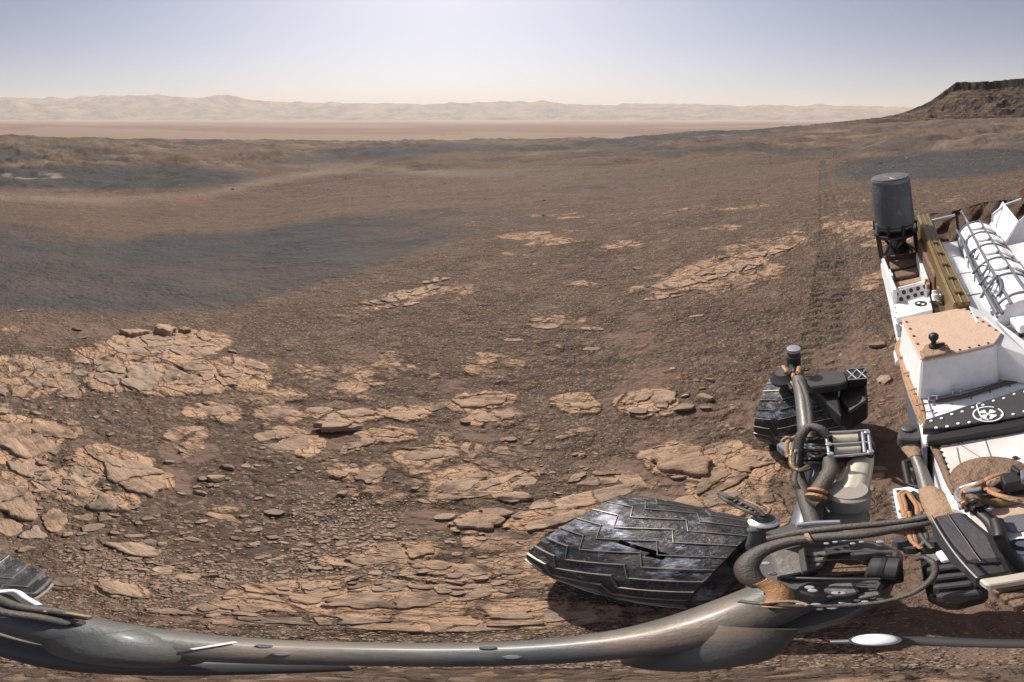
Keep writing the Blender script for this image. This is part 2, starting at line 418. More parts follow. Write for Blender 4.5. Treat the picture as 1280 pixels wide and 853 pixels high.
hol = sstep(8, -16, gpy2 - yl) * sstep(-14, 18, gpy2 - yu) * np.interp(gpx, [0, 250, 420, 600, 800], [1.02, 1.0, .86, .52, .2]) * (.82 + .3 * fbm(X * .4, Y, .25, 4, 93))
dark = np.maximum(dark, np.clip(hol, 0, 1))
dark = np.maximum(dark, (gtm * .36 * sstep(60, 20, gr_) * (.8 + .5 * gcl) + gtm * .38 * sstep(10, 20, gr_)) * (.35 + 1.0 * vn(X * .8, Y * .8, 78)))
drift_shade = sstep(.02, .30, fbm(X * .35 + Y * .12, Y, .055, 5, 140)) * .55 * sstep(12, 35, gr_) * sstep(700, 400, gr_)  # dark sand bands put into the colour to make up for weak relief shading
dark = np.maximum(dark, drift_shade)
ridge = np.interp(gpx, [-100, 0, 150, 260, 330, 400, 460, 560, 700], [246, 244, 247, 240, 224, 212, 206, 214, 214])
crest = np.exp(-((gpy2 - ridge - 3) / 5.0) ** 2) * sstep(760, 500, gpx) * sstep(14, 22, gr_)
dark = dark * (1 - .8 * crest)
dust = np.maximum(gsm, 0) * .6 * (1 - grr)
dust = np.maximum(dust, sstep(-.1, .5, fbm(X, Y, .05, 4, 95)) * .55 * sstep(8, 30, gr_) * (1 - dark))
dust = np.maximum(dust, ell(gpx, gpy2, 150, 250, 300, 22, 0) * .5)
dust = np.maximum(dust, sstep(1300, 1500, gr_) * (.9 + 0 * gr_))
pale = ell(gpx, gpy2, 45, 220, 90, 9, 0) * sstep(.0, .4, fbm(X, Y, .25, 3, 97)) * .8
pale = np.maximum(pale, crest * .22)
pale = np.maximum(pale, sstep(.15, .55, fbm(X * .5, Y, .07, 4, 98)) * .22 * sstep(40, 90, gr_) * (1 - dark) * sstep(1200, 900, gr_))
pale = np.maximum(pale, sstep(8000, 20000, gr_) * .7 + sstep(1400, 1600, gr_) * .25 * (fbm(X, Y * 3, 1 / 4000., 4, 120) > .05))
far_rock = sstep(.25, .55, fbm(X, Y, .2, 4, 99)) * .8 * sstep(30, 60, gr_) * (1 - dark) * sstep(1200, 900, gr_)
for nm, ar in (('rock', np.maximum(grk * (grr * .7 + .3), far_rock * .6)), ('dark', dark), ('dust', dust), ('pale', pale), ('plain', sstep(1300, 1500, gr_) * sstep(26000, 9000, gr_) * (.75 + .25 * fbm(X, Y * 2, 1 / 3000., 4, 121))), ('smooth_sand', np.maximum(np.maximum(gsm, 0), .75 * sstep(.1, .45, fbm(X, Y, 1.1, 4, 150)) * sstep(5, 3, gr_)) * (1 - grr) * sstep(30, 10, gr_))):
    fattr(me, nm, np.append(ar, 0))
# close the middle
bm = bmesh.new(); bm.from_mesh(me); bm.verts.ensure_lookup_table(); c0 = bm.verts[len(X)]
for j in range(na): bm.faces.new((bm.verts[j], c0, bm.verts[(j + 1) % na])).smooth = True
bmesh.ops.recalc_face_normals(bm, faces=[f for f in bm.faces if c0 in f.verts])
bm.to_mesh(me); bm.free()
ground = link('ground', me, M_GROUND)
tag(ground, 'brown gravelly ground with tan bedrock patches, falling to a dark sandy valley and a far plain', kind='structure')

# ---------------------------------------------------------------- crater rim, mesa, haze
def polar_patch(name, az0, az1, na, rr, zf, mat):
    az = np.radians((np.linspace(az0, az1, na) - 640) / K); A, Rr = np.meshgrid(az, rr)
    X = (Rr * np.sin(A)).ravel(); Y = (Rr * np.cos(A)).ravel(); PX = np.degrees(A.ravel()) * K + 640
    Z = zf(X, Y, PX, Rr.ravel()); n = len(rr)
    i0 = np.arange(n - 1)[:, None] * na; j0 = np.arange(na - 1)[None, :]
    F = np.stack([i0 + j0, i0 + na + j0, i0 + na + j0 + 1, i0 + j0 + 1], -1).reshape(-1, 4)
    return link(name, mesh_np(name, np.stack([X, Y, Z], -1), F), mat)

RX = [-300, 0, 60, 130, 200, 280, 330, 420, 520, 600, 700, 760, 820, 900, 960, 1040, 1100, 1160, 1300, 1600]
RY = [124, 120, 118, 114, 118, 117, 123, 126, 129, 125, 125, 128, 127, 129, 130, 128, 131, 134, 136, 136]
def rimz(X, Y, PX, Rr):
    sky_y = np.interp(PX, RX, RY)
    u = (Rr - 21000) / 9000
    top = CH + 27000 * np.tan(np.radians((HY - sky_y) / K)) + 150
    prof = sstep(0, .95, u) ** 1.25
    rg = ridged(X, Y, 1 / 5200., 6, 201); f = fbm(X, Y, 1 / 1700., 5, 210)
    hz = top * (prof * (.50 + .78 * rg + .12 * f) * sstep(.95, .7, u) + (.90 + .16 * (rg - .5) + .10 * f + .10 * fbm(X, Y, 1 / 700., 4, 215)) * prof * sstep(.7, .95, u)) 
    foot = (ridged(X, Y, 1 / 2600., 4, 230) - .55) * 500 * sstep(0, .12, u) * sstep(.45, .2, u)
    return -155 + hz + np.maximum(foot, 0)
M_RIM = mat_far('rim rock', (.08, .06, .05), (.42, .29, .19), .0009, 420)
rim = polar_patch('crater_rim', -260, 1560, 1300, np.linspace(21000, 30000, 110), rimz, M_RIM)
tag(rim, 'distant dusty mountains of the crater rim along the horizon', kind='structure')

MX = [1020, 1070, 1100, 1124, 1144, 1160, 1176, 1188, 1196, 1230, 1262, 1300, 1420, 1500, 1560]
MY = [157, 151, 147.5, 143, 136, 129, 119, 110, 105, 104, 101, 98, 96, 110, 150]
def mesaz(X, Y, PX, Rr):
    jx = fbm(X, Y, .018, 4, 301) * 12
    sy = np.interp(PX, MX, MY); skz = CH + 520 * np.tan(np.radians((HY - sy) / K))
    u = (Rr + fbm(X, Y, .012, 4, 303) * 26 + ridged(X, Y, .03, 3, 305) * 14)
    foot = -9.0
    # talus up to the cliff foot, then a stepped cliff, then the flat top
    cap = np.clip(skz - foot, 0, 200)
    tal = np.clip((u - 398) / 106, 0, 1) ** 1.25 * .80 + sstep(505, 512, u + fbm(X, Y, .12, 3, 320) * 3) * .20
    z = foot + cap * tal
    z += (ridged(X, Y, .06, 6, 310) - .5) * 10.0 * sstep(395, 430, u) * sstep(503, 480, u) * np.clip(cap / 30, .2, 1)
    z += fbm(X, Y, .25, 4, 311) * 1.1
    z += np.abs(fbm(X, Y, .11, 3, 313)) * 2.5 * sstep(500, 506, u) * sstep(514, 508, u)
    bk = sstep(720, 620, Rr)
    return (z + 14) * bk - 14 - 6 * sstep(395, 380, Rr)
t = NT('mesa rock')
nzv = t.nz()
a = t.mix(t.ramp(t.noise(.09, 6, .65), .35, .65), (.085, .066, .052), (.20, .135, .095))
sc = t.n('ShaderNodeMapping'); sc.inputs['Scale'].default_value = (.02, .02, .6); t.l(t.pos(), sc.inputs['Vector'])
a = t.mix(t.ramp(t.noise(1, 5, .6, sc.outputs[0]), .45, .54, 0, .75), a, (.06, .046, .038))
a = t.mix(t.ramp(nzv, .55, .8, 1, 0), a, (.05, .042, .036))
sz = t.n('ShaderNodeSeparateXYZ'); t.l(t.pos(), sz.inputs[0])
a = t.mix(t.math('MULTIPLY', t.ramp(sz.outputs['Z'], 33, 37), t.ramp(nzv, .85, .97)), a, (.26, .15, .09))
M_MESA = t.fin(a, .95, norm=t.bump(t.noise(.5, 8, .8), 2.2, 1.0), spec=.1)
mesa = polar_patch('mesa', 1015, 1560, 560, np.concatenate([np.linspace(378, 480, 90), np.linspace(480.6, 530, 150), np.linspace(532, 720, 40)]), mesaz, M_MESA)
tag(mesa, 'dark flat-topped mesa with a rubble slope rising at the right', kind='structure')

hz = bmesh.new(); bmesh.ops.create_cube(hz, size=1, matrix=Matrix.Translation((0, 0, 1100)) @ Matrix.Diagonal((98000, 98000, 2510, 1)))
hm = bpy.data.meshes.new('haze'); hz.to_mesh(hm); hz.free()
mh = bpy.data.materials.new('dust haze'); mh.use_nodes = True; q = mh.node_tree; q.nodes.clear()
vo = q.nodes.new('ShaderNodeVolumePrincipled'); vo.inputs['Color'].default_value = (.93, .888, .845, 1)
vo.inputs['Density'].default_value = 3.3e-5; vo.inputs['Anisotropy'].default_value = .1
oo = q.nodes.new('ShaderNodeOutputMaterial'); q.links.new(vo.outputs[0], oo.inputs['Volume'])
haze = link('haze', hm, mh); tag(haze, 'pale dust haze hanging over the crater floor', kind='stuff')

# ---------------------------------------------------------------- bedrock slabs (pieces of the ground)
def clip(poly, n, d):
    """keep the side where p.n <= d"""
    out = []
    for i in range(len(poly)):
        a, b = poly[i], poly[(i + 1) % len(poly)]
        da, db = a[0] * n[0] + a[1] * n[1] - d, b[0] * n[0] + b[1] * n[1] - d
        if da <= 0: out.append(a)
        if (da < 0 < db) or (db < 0 < da):
            t = da / (da - db); out.append((a[0] + (b[0] - a[0]) * t, a[1] + (b[1] - a[1]) * t))
    return out
def slab(poly, hgt, seed, crisp=.5, name='bedrock_slab', nseg=40, lift=0.0, rag=.14):
    """a worn plate of bedrock: outline poly (world xy), its rim dipping under the soil"""
    poly = np.array(poly); c = poly.mean(0)
    seg = np.roll(poly, -1, 0) - poly; L = np.hypot(seg[:, 0], seg[:, 1]); cum = np.concatenate([[0], np.cumsum(L)]); tot = cum[-1]
    tt = np.linspace(0, tot, nseg, endpoint=False); k = np.clip(np.searchsorted(cum, tt, 'right') - 1, 0, len(poly) - 1)
    ring = poly[k] + seg[k] * ((tt - cum[k]) / np.maximum(L[k], 1e-6))[:, None]
    size = math.sqrt(max(tot, .01)) ; rad = np.hypot(*(ring - c).T).mean()
    jit = fbm(ring[:, 0] * 1, ring[:, 1], 9 / max(rad * 6, .3), 4, seed) * .42 + fbm(ring[:, 0], ring[:, 1], 30, 3, seed + 3) * rag
    ring = c + (ring - c) * (1 + jit)[:, None]
    lev = [0, .3, .55, .75, .88, .95, 1.0, 1.02]
    zz = [1, 1, 1, 1, .97, .86, .5 if crisp < .7 else .7, -1.3]
    if not lift: hgt = hgt * (.30 if crisp < .8 else .5)
    V, Q = [], []
    for s_, q_ in zip(lev[1:], zz[1:]):
        p = c + (ring - c) * s_
        g = height(p[:, 0], p[:, 1])
        relief = fbm(p[:, 0], p[:, 1] * 2.2, 7, 4, seed + 11) * (.007 + hgt * .1) + fbm(p[:, 0], p[:, 1], 2.2, 2, seed + 7) * (.006 + hgt * .15)
        V.append(np.column_stack([p, g * .75 + (g.mean()) * .25 + hgt * q_ + relief * (q_ > 0) + lift]))
    V = np.concatenate(V); nr_ = len(lev) - 1
    gc = float(height(c[0], c[1])[0])
    V = np.vstack([V, [[c[0], c[1], V[:nseg, 2].mean()]]])
    faces = []
    for a in range(nr_ - 1):
        for j in range(nseg):
            j1 = (j + 1) % nseg; faces.append((a * nseg + j, (a + 1) * nseg + j, (a + 1) * nseg + j1, a * nseg + j1))
    for j in range(nseg): faces.append((nr_ * nseg, j, (j + 1) % nseg))
    o3 = V.mean(0); me = bpy.data.meshes.new(name); me.from_pydata([tuple(v - o3) for v in V], [], faces)
    me.polygons.foreach_set('use_smooth', [True] * len(me.polygons))
    o = link(name, me, M_SLAB); o.location = tuple(o3)
    return o

def outline(cx, cy, w_, h_, a, n=14, seed=0):
    rr_ = random.Random(seed); pts = []
    for i in range(n):
        th = 2 * math.pi * i / n + rr_.uniform(-.15, .15); k = rr_.uniform(.82, 1.12)
        u, v = math.cos(th) * w_ * .5 * k, math.sin(th) * h_ * .5 * k
        c, s = math.cos(R(a)), math.sin(R(a)); p = hit(cx + u * c - v * s, cy + u * s + v * c); pts.append((p.x, p.y))
    # convex hull
    pts = sorted(pts)
    def half(ps):
        h = []
        for p in ps:
            while len(h) > 1 and (h[-1][0] - h[-2][0]) * (p[1] - h[-2][1]) - (h[-1][1] - h[-2][1]) * (p[0] - h[-2][0]) <= 0: h.pop()
            h.append(p)
        return h[:-1]
    return half(pts) + half(pts[::-1])

def split(poly, n, gap, seed):
    """break an outline into n pieces with open joints"""
    if n <= 1: return [poly]
    rr_ = random.Random(seed); xs = [p[0] for p in poly]; ys = [p[1] for p in poly]; seeds = []
    while len(seeds) < n:
        best = None
        for _ in range(12):
            q = (rr_.uniform(min(xs), max(xs)), rr_.uniform(min(ys), max(ys)))
            ok = all((poly[(i + 1) % len(poly)][0] - poly[i][0]) * (q[1] - poly[i][1]) - (poly[(i + 1) % len(poly)][1] - poly[i][1]) * (q[0] - poly[i][0]) > 0 for i in range(len(poly)))
            if not ok: continue
            d = min([math.hypot(q[0] - s[0], q[1] - s[1]) for s in seeds] or [1])
            if best is None or d > best[0]: best = (d, q)
        if best: seeds.append(best[1])
        else: n -= 1
    out = []
    for i, a in enumerate(seeds):
        p = list(poly)
        for j, b in enumerate(seeds):
            if i == j: continue
            dx, dy = b[0] - a[0], b[1] - a[1]; L = math.hypot(dx, dy) or 1
            nx, ny = dx / L, dy / L; m = ((a[0] + b[0]) / 2 * nx + (a[1] + b[1]) / 2 * ny) - gap / 2
            p = clip(p, (nx, ny), m)
            if len(p) < 3: break
        if len(p) >= 3: out.append(p)
    return out

# photo position, size, tilt, pieces, height (m), crispness
SL = [(206,428,110,22,-4,7,.035,.6),(175,440,60,10,0,2,.02,.4),(240,436,70,18,4,4,.03,.5),(138,466,38,28,0,2,.03,.8),(176,473,48,36,4,1,.035,.9),(236,468,64,26,0,4,.025,.6),(262,482,40,22,0,2,.022,.5),(292,468,44,30,0,4,.02,.5),(318,460,30,18,0,2,.02,.5),
 (40,460,70,22,4,5,.022,.5),(30,484,80,26,0,5,.02,.4),(92,470,44,26,0,4,.02,.4),(110,452,40,12,0,3,.02,.5),(88,492,30,12,0,1,.02,.6),
 (22,552,72,36,12,1,.05,.95),(66,565,22,12,10,1,.03,.6),(62,540,62,20,12,1,.025,.5),(268,514,44,13,0,1,.022,.5),(290,512,26,10,0,1,.02,.5),(2,516,24,14,8,1,.05,.8),(245,537,24,8,0,1,.015,.4),
 (166,596,88,40,22,2,.04,.8),(132,575,60,12,22,1,.02,.5),(104,598,26,28,0,1,.022,.5),(38,592,64,18,18,2,.03,.6),(62,608,50,12,24,1,.02,.5),(14,628,80,36,22,2,.04,.8),(18,662,80,24,10,2,.03,.7),(66,650,30,30,30,1,.02,.5),(122,632,64,18,5,2,.03,.7),(118,648,50,12,0,2,.02,.6),
 (166,688,56,15,6,1,.028,.8),(150,738,60,16,6,1,.03,.9),(82,729,34,11,0,1,.02,.6),(204,712,30,12,0,1,.016,.4),(285,648,46,14,12,1,.015,.4),(232,722,30,12,0,1,.016,.4),
 (348,515,46,14,0,1,.02,.6),(400,513,30,9,0,1,.02,.5),(448,516,46,10,0,1,.022,.6),(510,518,50,12,-4,1,.022,.7),(548,509,34,7,-18,1,.02,.7),(355,552,70,24,8,2,.022,.6),(315,583,26,9,0,1,.015,.4),
 (482,543,54,12,0,2,.018,.5),(538,569,70,14,-8,2,.024,.6),(590,561,34,14,0,2,.018,.5),(425,596,20,10,0,1,.018,.6),(466,595,44,12,-18,1,.02,.5),(450,557,36,10,-20,1,.02,.5),
 (602,502,64,14,-3,1,.03,.8),(618,521,56,13,-8,2,.028,.7),(640,563,50,13,0,2,.018,.5),(724,504,40,16,8,1,.028,.7),(728,538,30,7,0,1,.015,.4),(796,500,44,12,-14,2,.03,.8),(826,503,24,22,8,1,.025,.7),
 (588,606,80,20,-6,2,.026,.6),(644,600,52,18,0,2,.02,.5),(575,622,70,8,-6,1,.02,.5),(744,598,76,18,-4,4,.024,.6),(788,600,46,18,26,1,.024,.6),(644,624,42,11,-5,1,.028,.8),(690,630,60,12,-8,2,.015,.4),
 (742,622,110,18,-14,2,.03,.7),(690,654,80,14,-14,1,.035,.85),(852,577,72,34,4,1,.065,.95),(812,570,34,14,10,1,.03,.7),(905,560,50,16,-10,3,.03,.6),(905,596,80,30,-22,3,.04,.7),(950,575,60,20,-14,2,.03,.6),(880,626,90,20,-10,2,.035,.6),(940,622,60,22,0,2,.03,.6),
 (505,691,70,16,-3,2,.026,.7),(452,704,86,10,-5,2,.022,.6),(540,709,50,9,0,2,.02,.6),(590,714,40,14,14,1,.018,.5),
 (440,751,220,18,1,4,.028,.7),(352,738,110,13,2,2,.022,.6),(560,744,120,15,0,2,.022,.6),(650,772,200,18,-3,4,.03,.7),(400,776,200,10,0,3,.02,.5),(540,784,200,12,0,3,.025,.6),(770,768,110,12,-10,2,.02,.6),(300,762,80,10,0,2,.018,.5),(1090,590,34,20,0,2,.02,.5),(1080,612,30,10,0,1,.02,.5),
 (520,366,56,8,-12,4,.05,.6),(480,378,60,7,-10,4,.04,.5),(545,352,36,4,-10,3,.05,.6),(500,384,50,4,-8,3,.04,.5),(845,357,56,8,-6,3,.04,.7),(885,347,60,9,-12,5,.06,.7),(925,336,60,9,-12,5,.06,.7),(800,360,30,5,-6,2,.04,.6),(830,372,50,6,-8,4,.03,.5),
 (960,318,60,7,-12,4,.06,.6),(676,403,30,4,-4,2,.03,.6),(682,411,36,6,0,1,.03,.6),(640,426,30,3,0,1,.02,.6),(740,412,30,4,0,2,.02,.5),(905,322,40,5,-12,3,.05,.6),(870,396,24,4,-8,1,.02,.5),(740,436,24,4,0,1,.02,.5),(1104,476,18,12,0,1,.035,.8)]
nslab = 0
for i, (cx, cy, w_, h_, a, n, hg, cr) in enumerate(SL):
    ol = outline(cx, cy, w_, h_, a, 16, 500 + i)
    dist = math.hypot(*ol[0])
    for j, pc in enumerate(split(ol, n, .012 + .006 * dist, 900 + i)):
        ns = 28 if dist > 3.5 else 48
        o = slab(pc, hg * rnd.uniform(.7, 1.15), 1000 + i * 7 + j, cr, nseg=ns); o.parent = ground; nslab += 1

# ---------------------------------------------------------------- loose stones
def stone_mesh(seed, sub=2, flat=.5, name='stone'):
    bm = bmesh.new(); bmesh.ops.create_icosphere(bm, subdivisions=sub, radius=1)
    rr_ = random.Random(seed)
    cuts = [(Vector((rr_.gauss(0, 1), rr_.gauss(0, 1), rr_.gauss(0, .8))).normalized(), rr_.uniform(.45, .8)) for _ in range(9)]
    cuts.append((Vector((rr_.uniform(-.2, .2), rr_.uniform(-.2, .2), 1)).normalized(), rr_.uniform(.3, .5)))
    for v in bm.verts:
        for n, d in cuts:
            k = v.co.dot(n)
            if k > d: v.co -= n * (k - d)
        v.co += v.co * rr_.uniform(-.04, .04); v.co.z *= flat / .5
    me = bpy.data.meshes.new(name); bm.to_mesh(me); bm.free(); return me
STN = [stone_mesh(40 + i) for i in range(14)]
for m_ in STN: m_.materials.append(M_STONE)

def place_stone(px, py, wpx, asp, label, group=None, rot=None, flat=None, mi=None, name='stone', cat='stone', far=None, sink=.1, hcm=None):
    p = hit(px, py)
    z = H(p.x, p.y); sl_ = math.sqrt(p.xy.length_squared + (CH - z) ** 2)
    wid = wpx / K * math.pi / 180 * sl_ * (1 if p.xy.length > .8 else .8)
    o = bpy.data.objects.new(name, STN[mi if mi is not None else rnd.randrange(14)]); COL.objects.link(o)
    hh = (flat if flat is not None else rnd.uniform(.35, .7)) * wid * .5
    o.scale = (wid * .5, wid * .5 * asp, hh / .5 * .6)
    o.rotation_euler = (rnd.uniform(-.15, .15), rnd.uniform(-.15, .15), rot if rot is not None else -R((px - 640) / K) + rnd.uniform(-.6, .6))
    o.location = (p.x, p.y, z + hh * (.35 - sink))
    tag(o, label, cat, group); return o

# standing-out rocks: photo column, row, width, depth ratio, height ratio, label
NAMED = [
 (580,528,15,.6,.5,'small dark flat rock lying alone above the sandy hollow, mid ground'),
 (555,647,20,.6,.45,'low dark-sided rock on brown sand left of the broken triangular ledge'),
 (620,644,30,.45,.35,'thin slab of tan rock lying on the back of the triangular ledge'),
 (608,641,13,.6,.5,'small tan slab resting at the left back of the triangular ledge'),
 (648,648,16,.5,.5,'narrow dark stone right of the triangular ledge'),
 (855,511,28,.6,.5,'tan kite-shaped rock lying in the shallow sand hollow above the wheel with the cable'),
 (882,511,18,.45,.6,'narrow shadowed rock leaning to the right of the kite-shaped tan rock'),
 (883,498,22,.7,.55,'square-topped tan rock with a sharp right edge behind the kite-shaped rock'),
 (856,496,13,.45,.5,'small bright flat stone left of the square-topped tan rock'),
 (797,517,24,.5,.5,'tan rock in the shadow under the cracked ledge near the sand hollow'),
 (878,486,10,.6,.5,'small grey stone uphill of the square-topped tan rock'),
 (888,476,12,.5,.6,'dark pointed stone highest above the square-topped tan rock'),
 (871,477,8,.6,.6,'small dark stone beside the pointed stone above the hollow'),
 (637,550,15,.6,.5,'rounded tan stone, left of a pair, in the sandy hollow at mid frame'),
 (664,550,12,.5,.4,'flat tan stone at the right end of the pair in the sandy hollow'),
 (659,554,9,.7,.6,'small round pale stone just in front of the flat tan stone'),
 (630,549,10,.8,.5,'stone touching the left side of the rounded tan stone'),
 (710,542,9,.6,.5,'small dark stone on the edge of the low tan patch right of the hollow'),
 (849,597,16,.5,.5,'flat stone tucked under the front edge of the large tan boulder slab'),
 (840,594,11,.5,.5,'small stone left of the one tucked under the large tan boulder slab'),
 (285,587,17,.7,.7,'pale rounded rock uphill of the dark stone cluster by the sand patch'),
 (270,601,20,.6,.6,'largest grey rock in the dark stone cluster at the sand patch'),
 (252,602,10,.8,.8,'pale pebble-like rock left of the largest grey rock in the cluster'),
 (251,618,15,.6,.6,'dark-bottomed grey rock lowest in the stone cluster'),
 (284,601,9,.7,.6,'small grey rock on the right of the stone cluster'),
 (262,609,9,.7,.7,'small dark rock in the middle of the stone cluster'),
 (247,611,9,.6,.6,'grey rock just above the lowest rock in the stone cluster'),
 (271,610,8,.6,.5,'thin grey rock below the largest rock in the cluster'),
 (228,619,9,.6,.5,'small stone left of the cluster at the edge of the smooth sand'),
 (213,579,11,.6,.6,'stone on the near edge of the reddish sand patch, left side'),
 (86,612,13,.6,.5,'pale flat stone on rubble below the cracked tan plates at left'),
 (52,581,14,.7,.6,'chunky grey stone on rubble between the tan plates at far left'),
 (85,577,10,.7,.6,'pale tilted stone between two tan plates at left'),
 (133,613,9,.6,.7,'stone sitting at the pointed end of the long tan plate'),
 (162,637,13,.6,.5,'grey squared stone at the end of the layered tan plate'),
 (144,646,12,.5,.6,'stone with a dark underside below the layered tan plate'),
 (114,661,18,.6,.35,'flat pale stone below the layered tan plate'),
 (32,687,16,.7,.6,'grey angular stone above the black wheel at the left edge'),
 (26,690,8,.8,.8,'dark small stone touching the grey angular one by the left wheel'),
 (110,687,12,.6,.6,'dark blocky stone left of the oval tan plate'),
 (262,720,13,.6,.6,'dark stone on the sand below the pale oval patches'),
 (293,675,10,.6,.5,'pinkish stone on rubble, lower left'),
 (178,713,12,.6,.45,'dark flat stone on rubble right of the oval tan plates'),
 (168,699,12,.6,.35,'pale flat stone on rubble under the oval tan plate'),
 (240,676,12,.5,.35,'pale flat stone, right one of two side by side on rubble'),
 (226,676,10,.5,.35,'pale flat stone, left one of two side by side on rubble'),
 (305,648,9,.7,.5,'whitish stone on rubble near the left centre'),
 (428,619,14,.6,.6,'stone with a lit face on rubble right of the two broken plates'),
 (495,604,8,.6,.6,'small dark-sided stone above the long tan plate, centre'),
 (520,613,8,.9,.8,'small upright stone below the long tan plate'),
 (531,628,12,.6,.5,'dark-sided stone left of the smooth sand at centre'),
 (343,643,18,.6,.5,'tan block on rubble at the left centre'),
 (340,674,11,.6,.5,'pale stone on the dense scree below the tan block'),
 (583,577,10,.7,.6,'dark stone on the gravel between two tan plates at centre'),
 (395,711,11,.7,.6,'round dark-sided stone on scree left of the low tan ledge'),
 (521,704,12,.6,.5,'single stone lying on the long low tan ledge, lower centre'),
 (567,736,14,.5,.4,'flat stone on the scree above the long bottom ledge'),
 (520,735,16,.4,.4,'thin flat stone on the scree above the long bottom ledge'),
 (626,729,13,.6,.5,'stone on the scree below the left tip of the big wheel'),
 (566,657,10,.6,.5,'small pale stone on the sand before the triangular ledge'),
 (658,661,10,.6,.5,'pale stone on the scree right of the triangular ledge'),
 (672,688,12,.6,.5,'stone on scree just left of the big wheel'),
 (720,600,10,.6,.5,'dark stone lying on the cracked tan plate above the big wheel'),
 (697,617,9,.5,.5,'flat stone on the rubble strip above the big wheel'),
 (1100,433,27,.5,.4,'dark-shadowed flat rock beside the rover deck edge'),
 (1085,480,7,.7,.5,'pale pebble on the soil between wheel and deck'),
 (1113,497,8,.6,.4,'flat pale stone near the deck edge'),
 (63,449,12,.5,.6,'dark-bottomed stone left of the smooth dust below the small outcrop'),
 (97,414,16,.35,.5,'thin flat stone left of the raised outcrop'),
 (106,424,8,.6,.9,'small upright dark stone left of the raised outcrop'),
 (62,435,8,.6,.5,'small pale stone on the dust, far left'),
 (25,391,14,.35,.5,'thin dark-shadowed stone highest on the left slope'),
 (46,518,14,.6,.6,'dark-rimmed grey stone above the big smooth plate at left'),
 (4,517,22,.6,.5,'tan stone with ragged underside cut by the left frame edge'),
 (138,545,10,.6,.6,'grey stone on gravel right of the big smooth plate'),
 (228,566,9,.7,.6,'pale stone above the reddish sand patch'),
 (292,440,14,.6,.5,'pale stone on the right shoulder of the raised outcrop'),
 (795,335,11,.5,.6,'dark rock in front of the far pale outcrops'),
 (679,270,5,.8,.8,'small dark rock alone on the far sandy rise'),
 (680,253,5,.8,.8,'tiny black rock higher on the far sandy rise'),
 (291,240,5,.8,.9,'tiny black rock on the far crest at left'),
 (873,367,7,.6,.6,'dark rock below the layered pale outcrops'),
]
for i, (px, py, w_, asp, ht, lab) in enumerate(NAMED):
    place_stone(px, py, w_, asp, lab, flat=ht, name='rock', cat='rock')

def ledge(px, py, w_, h_, a, hg, lift, label, seed, tilt=0.0):
    o = slab(outline(px, py, w_, h_, a, 16, seed), hg, seed, .95, name='rock', nseg=52, lift=lift, rag=.36)
    o.rotation_euler = (tilt, 0, 0); tag(o, label, 'rock'); return o
ledge(418, 535, 44, 17, -4, .022, .050, 'tan overhanging rock with a black shadow under it on the sand', 771, -.03)
ledge(440, 538, 20, 5, -8, .014, .03, 'thin dark chip at the right tip of the overhanging rock', 772, 0)
ledge(207, 417, 24, 7, 0, .035, .045, 'pale grey boulder on top of the raised outcrop casting a black shadow', 773, -.1)
ledge(168, 419, 30, 5, -4, .02, .03, 'long tan cap rock left of the grey boulder on the outcrop', 774, -.1)
ledge(231, 417, 18, 4, 8, .025, .03, 'dark thin cap rock right of the grey boulder on the outcrop', 775, -.1)
ledge(846, 574, 70, 28, 2, .018, .014, 'large pale-topped tan boulder slab standing over the dark sand strip', 776, 0)
ledge(600, 655, 56, 17, -4, .014, .010, 'broken triangular tan ledge on brown sand left of the big wheel', 777, 0)
ledge(838, 500, 20, 16, 0, .012, .008, 'tan rock plate split by a crack above the sand hollow', 778, 0)

# stones of one look, region by region
REG = [
 (30, (40, 570, 110, 110), (6, 11), 'small grey-tan stone in the rubble between the broken plates at left', 'stones in the rubble at left'),
 (40, (150, 650, 180, 110), (6, 12), 'small flat grey-brown stone in the scree at lower left', 'stones in the scree at lower left'),
 (55, (320, 640, 170, 100), (6, 11), 'small flat pale-topped stone in the dense scree at lower centre', 'stones in the dense scree at lower centre'),
 (34, (470, 715, 170, 30), (7, 14), 'flat stone in the narrow scree band above the bottom ledges', 'stones in the scree band above the bottom ledges'),
 (26, (320, 560, 150, 70), (5, 9), 'small stone on the gravel left of the centre', 'stones on the gravel left of the centre'),
 (20, (560, 660, 100, 60), (5, 9), 'small stone in the scree just left of the big wheel', 'stones in the scree left of the big wheel'),
 (22, (640, 560, 130, 40), (5, 8), 'small stone on the gravel above the cracked plates at centre right', 'stones above the cracked plates'),
 (18, (20, 480, 150, 50), (5, 8), 'small stone on the dark gravel below the raised outcrop', 'stones below the raised outcrop'),
 (16, (1060, 440, 55, 70), (4, 7), 'tiny pale stone on the soil beside the rover deck', 'stones beside the rover deck'),
 (16, (60, 760, 260, 20), (8, 15), 'flat brown stone close under the grey arm tube at lower left', 'stones by the arm tube at lower left'),
]
for n, (x0, y0, ww, hh), (a, b), lab, grp in REG:
    for k in range(n):
        place_stone(x0 + rnd.random() * ww, y0 + rnd.random() * hh, rnd.uniform(a, b), rnd.uniform(.5, .85), lab, grp, flat=rnd.uniform(.3, .6))

